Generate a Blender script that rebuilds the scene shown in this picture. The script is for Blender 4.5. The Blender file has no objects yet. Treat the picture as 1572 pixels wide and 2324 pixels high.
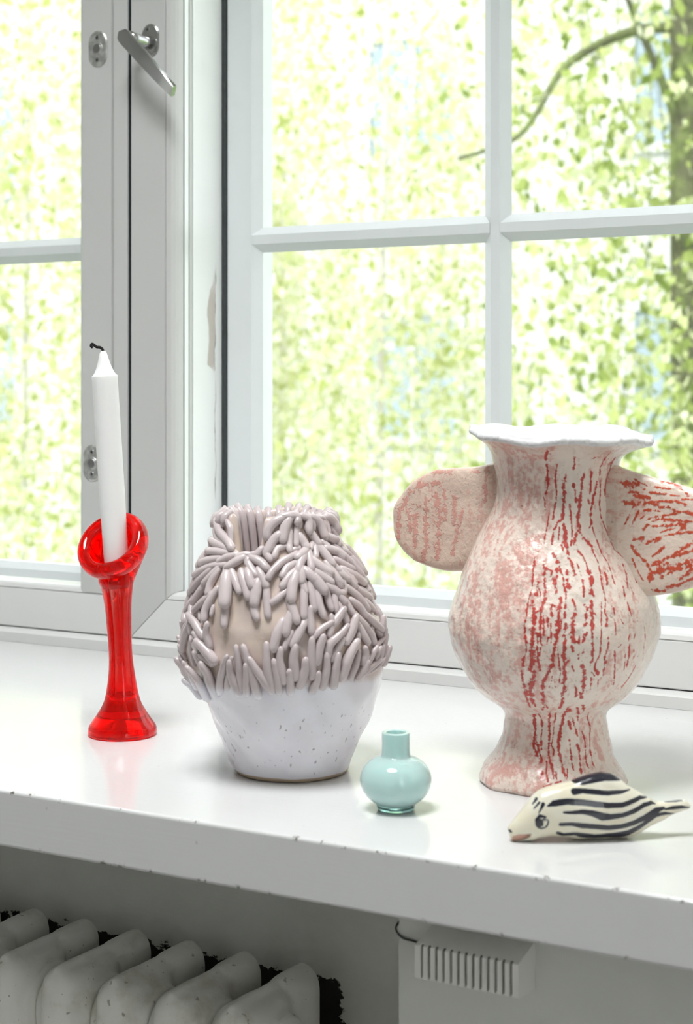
import bpy, bmesh, math, random
import numpy as np
from mathutils import Vector, Matrix, noise as mnoise

# ------------------------------------------------------------------ camera, sky, exposure
scene = bpy.context.scene
col = scene.collection
PHI = math.radians(29.6625)
cam_d = bpy.data.cameras.new('camera')
cam = bpy.data.objects.new('camera', cam_d)
col.objects.link(cam)
cam.location = (0.5449, -0.9567, 0.31)
cam.rotation_euler = (math.pi / 2, 0, PHI)
cam_d.sensor_fit = 'AUTO'
cam_d.sensor_width = 36.0
cam_d.lens = 3747.0 / 2324.0 * 36.0
cam_d.shift_y = -299.0 / 2324.0
cam_d.clip_start = 0.05
cam_d.clip_end = 200
cam_d.dof.use_dof = True
cam_d.dof.focus_distance = 1.45
cam_d.dof.aperture_fstop = 9.5
scene.camera = cam

world = bpy.data.worlds.new('sky')
scene.world = world
world.use_nodes = True
bg = world.node_tree.nodes['Background']
bg.inputs['Color'].default_value = (0.94, 0.975, 1.0, 1)
bg.inputs['Strength'].default_value = 1.0

sun_d = bpy.data.lights.new('sun', 'SUN')
sun_d.energy = 1.5
sun_d.angle = math.radians(.6)
sun_d.color = (1.0, .97, .92)
sun = bpy.data.objects.new('sun', sun_d); col.objects.link(sun)
sun.location = (-6, -10, 14)
sun.rotation_euler = Vector((.30, .62, -.72)).to_track_quat('-Z', 'Y').to_euler()

# added fill light under the ceiling (its made-up housing is built with the room)
lamp_d = bpy.data.lights.new('ceiling_fill_light', 'AREA')
lamp_d.shape = 'DISK'; lamp_d.size = .7
lamp_d.energy = 13.8
lamp_d.color = (.965, .985, 1.0)
lamp = bpy.data.objects.new('ceiling_fill_light', lamp_d); col.objects.link(lamp)
lamp.location = (-.10, -.40, 1.775)

scene.view_settings.view_transform = 'Standard'
scene.view_settings.look = 'None'
scene.view_settings.gamma = 1.0
scene.view_settings.use_curve_mapping = False
scene.view_settings.exposure = 1.43
scene.cycles.use_denoising = True
scene.cycles.use_adaptive_sampling = True
scene.cycles.adaptive_threshold = .075
scene.cycles.adaptive_min_samples = 12
scene.cycles.max_bounces = 10
scene.cycles.diffuse_bounces = 4
scene.cycles.glossy_bounces = 4
scene.cycles.transmission_bounces = 9
scene.cycles.transparent_max_bounces = 24
scene.cycles.sample_clamp_indirect = 6.0

RT = Vector((math.cos(PHI), math.sin(PHI), 0))      # camera right on the ground
TW = Vector((math.sin(PHI), -math.cos(PHI), 0))     # towards the camera on the ground
rnd = random.Random(7)

# ------------------------------------------------------------------ tagging and mesh helpers
def tag(o, label=None, cat=None, group=None, kind=None):
    if label: o['label'] = label
    if cat: o['category'] = cat
    if group: o['group'] = group
    if kind: o['kind'] = kind
    return o

def empty(name, loc=(0, 0, 0)):
    o = bpy.data.objects.new(name, None)
    o.empty_display_size = .02
    o.location = loc
    col.objects.link(o)
    return o

def link(name, me, mat, parent=None, smooth=False):
    o = bpy.data.objects.new(name, me)
    col.objects.link(o)
    if mat is not None and not me.materials:
        me.materials.append(mat)
    if parent is not None:
        o.parent = parent
        if parent.parent is None:
            o.matrix_parent_inverse = Matrix.Translation(-parent.location)
    me.polygons.foreach_set('use_smooth', [bool(smooth)] * len(me.polygons))
    me.update()
    return o

def mesh_py(name, verts, faces):
    me = bpy.data.meshes.new(name)
    me.from_pydata([tuple(v) for v in verts], [], faces)
    me.update()
    return me

def fix(me):
    bm = bmesh.new(); bm.from_mesh(me)
    bmesh.ops.recalc_face_normals(bm, faces=bm.faces)
    bm.to_mesh(me); bm.free()
    return me

def box(lo, hi, bevel=0.0, seg=2, name='box'):
    bm = bmesh.new()
    bmesh.ops.create_cube(bm, size=1)
    for v in bm.verts:
        v.co = Vector([lo[i] + (v.co[i] + .5) * (hi[i] - lo[i]) for i in range(3)])
    if bevel > 0:
        bmesh.ops.bevel(bm, geom=bm.edges[:], offset=bevel, segments=seg, profile=.5, affect='EDGES')
    me = bpy.data.meshes.new(name); bm.to_mesh(me); bm.free()
    return me

def boxes(lst, name='boxes'):
    bm = bmesh.new()
    for lo, hi in lst:
        g = bmesh.ops.create_cube(bm, size=1)
        for v in g['verts']:
            v.co = Vector([lo[i] + (v.co[i] + .5) * (hi[i] - lo[i]) for i in range(3)])
    me = bpy.data.meshes.new(name); bm.to_mesh(me); bm.free()
    return me

def grid_mesh(name, rows, closed_u=True, cap0=False, cap1=False):
    """rows: array (n_rows, n_cols, 3)"""
    rows = np.asarray(rows, dtype=np.float64)
    n, m = rows.shape[:2]
    v = rows.reshape(-1, 3)
    i = np.arange(n - 1)[:, None]; j = np.arange(m if closed_u else m - 1)[None, :]
    a = i * m + j; b = i * m + (j + 1) % m
    q = np.stack([a, b, b + m, a + m], -1).reshape(-1, 4)
    nv = len(v)
    loops = [q.reshape(-1)]
    starts = np.arange(len(q)) * 4; totals = np.full(len(q), 4)
    extra = []
    if cap0: extra.append(np.arange(m)[::-1])
    if cap1: extra.append(np.arange(m) + (n - 1) * m)
    off = len(q) * 4
    for e in extra:
        loops.append(e); starts = np.append(starts, off); totals = np.append(totals, len(e)); off += len(e)
    lv = np.concatenate(loops).astype(np.int32)
    me = bpy.data.meshes.new(name)
    me.vertices.add(nv); me.vertices.foreach_set('co', v.astype(np.float32).reshape(-1))
    me.loops.add(len(lv)); me.loops.foreach_set('vertex_index', lv)
    me.polygons.add(len(starts))
    me.polygons.foreach_set('loop_start', starts.astype(np.int32))
    me.polygons.foreach_set('loop_total', totals.astype(np.int32))
    me.update(calc_edges=True)
    me.validate()
    return me

def lathe(name, prof, n=96, centre=(0, 0), z0=0.0, cap0=True, cap1=False):
    th = np.linspace(0, 2 * math.pi, n, endpoint=False)
    rows = []
    for r, z in prof:
        rows.append(np.stack([centre[0] + r * np.cos(th), centre[1] + r * np.sin(th), np.full(n, z0 + z)], -1))
    return grid_mesh(name, rows, True, cap0, cap1)

def smooth_prof(pts, sub=6):
    """Catmull-Rom through 2-D or 3-D points"""
    P = [np.array(p, float) for p in pts]
    out = []
    for i in range(len(P) - 1):
        p0 = P[max(i - 1, 0)]; p1 = P[i]; p2 = P[i + 1]; p3 = P[min(i + 2, len(P) - 1)]
        for k in range(sub):
            t = k / sub
            out.append(.5 * ((2 * p1) + (-p0 + p2) * t + (2 * p0 - 5 * p1 + 4 * p2 - p3) * t * t + (-p0 + 3 * p1 - 3 * p2 + p3) * t ** 3))
    out.append(P[-1])
    return out

def tube(name, pts, radii, n=10, cap=True):
    pts = [Vector(p) for p in pts]
    rows = []
    up = Vector((0, 0, 1))
    N = None
    for i, p in enumerate(pts):
        t = (pts[min(i + 1, len(pts) - 1)] - pts[max(i - 1, 0)]).normalized()
        if N is None:
            N = t.cross(up)
            if N.length < .05: N = t.cross(Vector((1, 0, 0)))
        N = (N - t * N.dot(t)).normalized()
        B = t.cross(N)
        r = radii[i] if hasattr(radii, '__len__') else radii
        rows.append([tuple(p + (N * math.cos(a) + B * math.sin(a)) * r) for a in [2 * math.pi * k / n for k in range(n)]])
    return grid_mesh(name, rows, True, cap, cap)

def attr(me, name, vals):
    a = me.attributes.new(name, 'FLOAT', 'POINT')
    a.data.foreach_set('value', np.asarray(vals, dtype=np.float32).reshape(-1))

# ------------------------------------------------------------------ material helpers
class NT:
    def __init__(self, name):
        self.m = bpy.data.materials.new(name); self.m.use_nodes = True
        self.t = self.m.node_tree; self.n = self.t.nodes; self.l = self.t.links
        self.p = self.n['Principled BSDF']; self.out = self.n['Material Output']
    def new(self, typ, **kw):
        x = self.n.new(typ)
        for k, v in kw.items(): setattr(x, k, v)
        return x
    def put(self, sock, v):
        if hasattr(v, 'links') or isinstance(v, bpy.types.NodeSocket): self.l.new(v, sock)
        else: sock.default_value = v
    def math(self, op, a, b=0.0, c=0.0, clamp=False):
        x = self.new('ShaderNodeMath', operation=op, use_clamp=clamp)
        self.put(x.inputs[0], a); self.put(x.inputs[1], b); self.put(x.inputs[2], c)
        return x.outputs[0]
    def ss(self, v, lo, hi):
        x = self.new('ShaderNodeMapRange', interpolation_type='SMOOTHSTEP')
        self.put(x.inputs[0], v); self.put(x.inputs[1], lo); self.put(x.inputs[2], hi)
        return x.outputs[0]
    def mix(self, f, a, b):
        x = self.new('ShaderNodeMix', data_type='RGBA')
        self.put(x.inputs[0], f)
        self.put(x.inputs[6], a if not isinstance(a, tuple) else (*a[:3], 1))
        self.put(x.inputs[7], b if not isinstance(b, tuple) else (*b[:3], 1))
        return x.outputs[2]
    def coord(self, kind='Object', scale=(1, 1, 1)):
        tc = self.new('ShaderNodeTexCoord'); mp = self.new('ShaderNodeMapping')
        mp.inputs['Scale'].default_value = scale
        self.l.new(tc.outputs[kind], mp.inputs[0])
        return mp.outputs[0]
    def noise(self, vec, scale, detail=4, rough=.55):
        x = self.new('ShaderNodeTexNoise')
        self.l.new(vec, x.inputs['Vector'])
        x.inputs['Scale'].default_value = scale; x.inputs['Detail'].default_value = detail
        x.inputs['Roughness'].default_value = rough
        return x.outputs[0]
    def attr(self, name):
        x = self.new('ShaderNodeAttribute', attribute_name=name)
        return x.outputs['Fac']
    def bump(self, h, strength=.3, dist=.001, base=None):
        x = self.new('ShaderNodeBump')
        x.inputs['Strength'].default_value = strength; x.inputs['Distance'].default_value = dist
        self.l.new(h, x.inputs['Height'])
        if base is not None: self.l.new(base, x.inputs['Normal'])
        self.l.new(x.outputs[0], self.p.inputs['Normal'])
        return x.outputs[0]
    def set(self, **kw):
        names = {'color': 'Base Color', 'rough': 'Roughness', 'metal': 'Metallic', 'ior': 'IOR', 'trans': 'Transmission Weight',
                 'coat': 'Coat Weight', 'coat_rough': 'Coat Roughness', 'sss': 'Subsurface Weight', 'spec': 'Specular IOR Level'}
        for k, v in kw.items():
            s = self.p.inputs[names[k]]
            if isinstance(v, tuple): v = (*v[:3], 1)
            self.put(s, v)
        return self

def xyz(nt, vec):
    s = nt.new('ShaderNodeSeparateXYZ'); nt.l.new(vec, s.inputs[0])
    return s.outputs

M = {}
def paint(name, c, rough=.35, brush=(40, 600, 600), strength=.12, dirt=.06, dirtc=(.45, .43, .38), chips=0.0):
    nt = NT(name)
    v = nt.coord('Object')
    vs = nt.coord('Object', brush)
    n1 = nt.noise(v, 9, 5); n2 = nt.noise(vs, 1, 3)
    f = nt.math('MULTIPLY', nt.ss(n1, .5, .8), dirt)
    cc = nt.mix(f, c, dirtc)
    if chips:
        sp = nt.ss(nt.noise(v, 210, 2, .4), .74, .77)
        cc = nt.mix(nt.math('MULTIPLY', sp, chips), cc, (.12, .10, .08))
    nt.set(color=cc, rough=nt.math('ADD', nt.math('MULTIPLY', n1, .12), rough - .06))
    nt.bump(n2, strength, .0006)
    M[name] = nt.m
    return nt

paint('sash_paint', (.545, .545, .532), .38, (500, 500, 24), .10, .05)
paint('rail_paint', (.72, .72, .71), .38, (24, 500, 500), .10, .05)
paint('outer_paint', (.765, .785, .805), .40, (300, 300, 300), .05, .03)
paint('wall_paint', (.72, .72, .68), .55, (120, 120, 120), .25, .10)
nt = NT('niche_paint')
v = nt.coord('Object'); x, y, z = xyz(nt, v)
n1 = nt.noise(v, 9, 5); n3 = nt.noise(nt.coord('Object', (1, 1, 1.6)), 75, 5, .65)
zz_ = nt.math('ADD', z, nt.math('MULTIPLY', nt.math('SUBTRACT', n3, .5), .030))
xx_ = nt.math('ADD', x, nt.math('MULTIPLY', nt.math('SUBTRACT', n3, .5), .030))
flaked_shade = nt.math('MULTIPLY', nt.ss(zz_, -.1745, -.1765), nt.ss(xx_, -.116, -.118))  # black flaking plus the gap's shadow behind the radiator, painted in
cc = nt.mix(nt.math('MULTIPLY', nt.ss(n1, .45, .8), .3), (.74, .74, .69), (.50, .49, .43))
cc = nt.mix(flaked_shade, cc, (.012, .011, .009))
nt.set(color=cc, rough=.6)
nt.bump(nt.math('ADD', nt.noise(nt.coord('Object', (30, 200, 200)), 1, 3), nt.math('MULTIPLY', flaked_shade, -2.0)), .3, .001)
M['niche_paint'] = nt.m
paint('room_paint', (.80, .795, .78), .6, (60, 60, 60), .1, .03)

# glossy sill with worn edges
nt = NT('sill_paint')
v = nt.coord('Object'); vs = nt.coord('Object', (14, 420, 420))
x, y, z = xyz(nt, v)
n1 = nt.noise(v, 7, 5); n2 = nt.noise(vs, 1, 4)
edge = nt.math('MULTIPLY', nt.ss(y, .004, .0008), nt.math('ADD', nt.ss(z, -.004, -.0008), nt.ss(z, -.0385, -.0425)))
wear = nt.math('MULTIPLY', edge, nt.ss(nt.noise(v, 60, 4, .7), .575, .63))
specks = nt.ss(nt.noise(v, 170, 2, .4), .765, .785)
cc = nt.mix(nt.math('MULTIPLY', nt.ss(n1, .5, .8), .07), (.705, .705, .70), (.55, .55, .50))
cc = nt.mix(nt.math('MULTIPLY', specks, .35), cc, (.30, .29, .26))
cc = nt.mix(wear, cc, (.13, .115, .095))
nt.set(color=cc, rough=nt.math('ADD', nt.math('MULTIPLY', n1, .10), .07), coat=.05, coat_rough=.05, spec=.30)
nt.bump(nt.math('ADD', n2, nt.math('MULTIPLY', wear, -3.0)), .10, .0008)
M['sill_paint'] = nt.m

# reveal of the post with a flaked strip of paint
nt = NT('post_paint')
v = nt.coord('Object')
x, y, z = xyz(nt, v)
nz = nt.noise(nt.coord('Object', (1, 1, .35)), 70, 4, .6)
yy = nt.math('ADD', y, nt.math('MULTIPLY', nt.math('SUBTRACT', nz, .5), .016))
wide = nt.math('MULTIPLY', nt.ss(z, .315, .33), nt.ss(z, .452, .40))
lo = nt.math('SUBTRACT', .6455, nt.math('MULTIPLY', wide, .013))
patch = nt.math('MULTIPLY', nt.ss(yy, lo, nt.math('ADD', lo, .001)), nt.ss(yy, .6480, .6470))
patch = nt.math('MULTIPLY', patch, wide)
crack = nt.math('MULTIPLY', nt.ss(nt.math('ABSOLUTE', nt.math('SUBTRACT', yy, .6475)), .0007, .0003), nt.math('MULTIPLY', nt.ss(z, .45, .43), nt.ss(nt.noise(v, 30, 2), .38, .46)))
cc = nt.mix(patch, (.87, .87, .875), (.56, .50, .46))
cc = nt.mix(crack, cc, (.22, .21, .20))
nt.set(color=cc, rough=.4)
nt.bump(patch, .6, .0008)
M['post_paint'] = nt.m

def simple(name, c, rough=.5, metal=0.0, **kw):
    nt = NT(name); nt.set(color=c, rough=rough, metal=metal, **kw); M[name] = nt.m; return nt

def thin_glass(name, tint, refl):
    nt = NT(name)
    tr = nt.new('ShaderNodeBsdfTransparent'); tr.inputs[0].default_value = (*tint, 1)
    gl = nt.new('ShaderNodeBsdfGlossy'); gl.inputs['Roughness'].default_value = .0
    lw = nt.new('ShaderNodeLayerWeight'); lw.inputs['Blend'].default_value = .5
    sch = nt.math('ADD', nt.math('MULTIPLY', nt.math('POWER', lw.outputs['Facing'], 5.0), .96), .04)
    mx = nt.new('ShaderNodeMixShader')
    nt.l.new(nt.math('MULTIPLY', sch, refl), mx.inputs[0])
    nt.l.new(tr.outputs[0], mx.inputs[1]); nt.l.new(gl.outputs[0], mx.inputs[2])
    nt.l.new(mx.outputs[0], nt.out.inputs[0])
    M[name] = nt.m
thin_glass('pane_glass', (.997, 1, .998), .4)
simple('spacer', (.78, .80, .79), .35, .2)
simple('gap_shade', (.03, .035, .04), .5)  # near-black that stands in for shade in the window gaps
nt = simple('chrome', (.50, .50, .495), .22, 1.0)
nt = NT('worn_steel')
v = nt.coord('Object')
nt.set(color=nt.mix(nt.ss(nt.noise(v, 120, 4), .4, .65), (.42, .42, .40), (.62, .62, .60)), rough=.38, metal=.75)
M['worn_steel'] = nt.m
simple('screw_steel', (.35, .35, .34), .3, 1.0)
simple('screw_slot', (.03, .03, .03), .6)
simple('dark_wire', (.02, .02, .02), .5)
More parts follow.
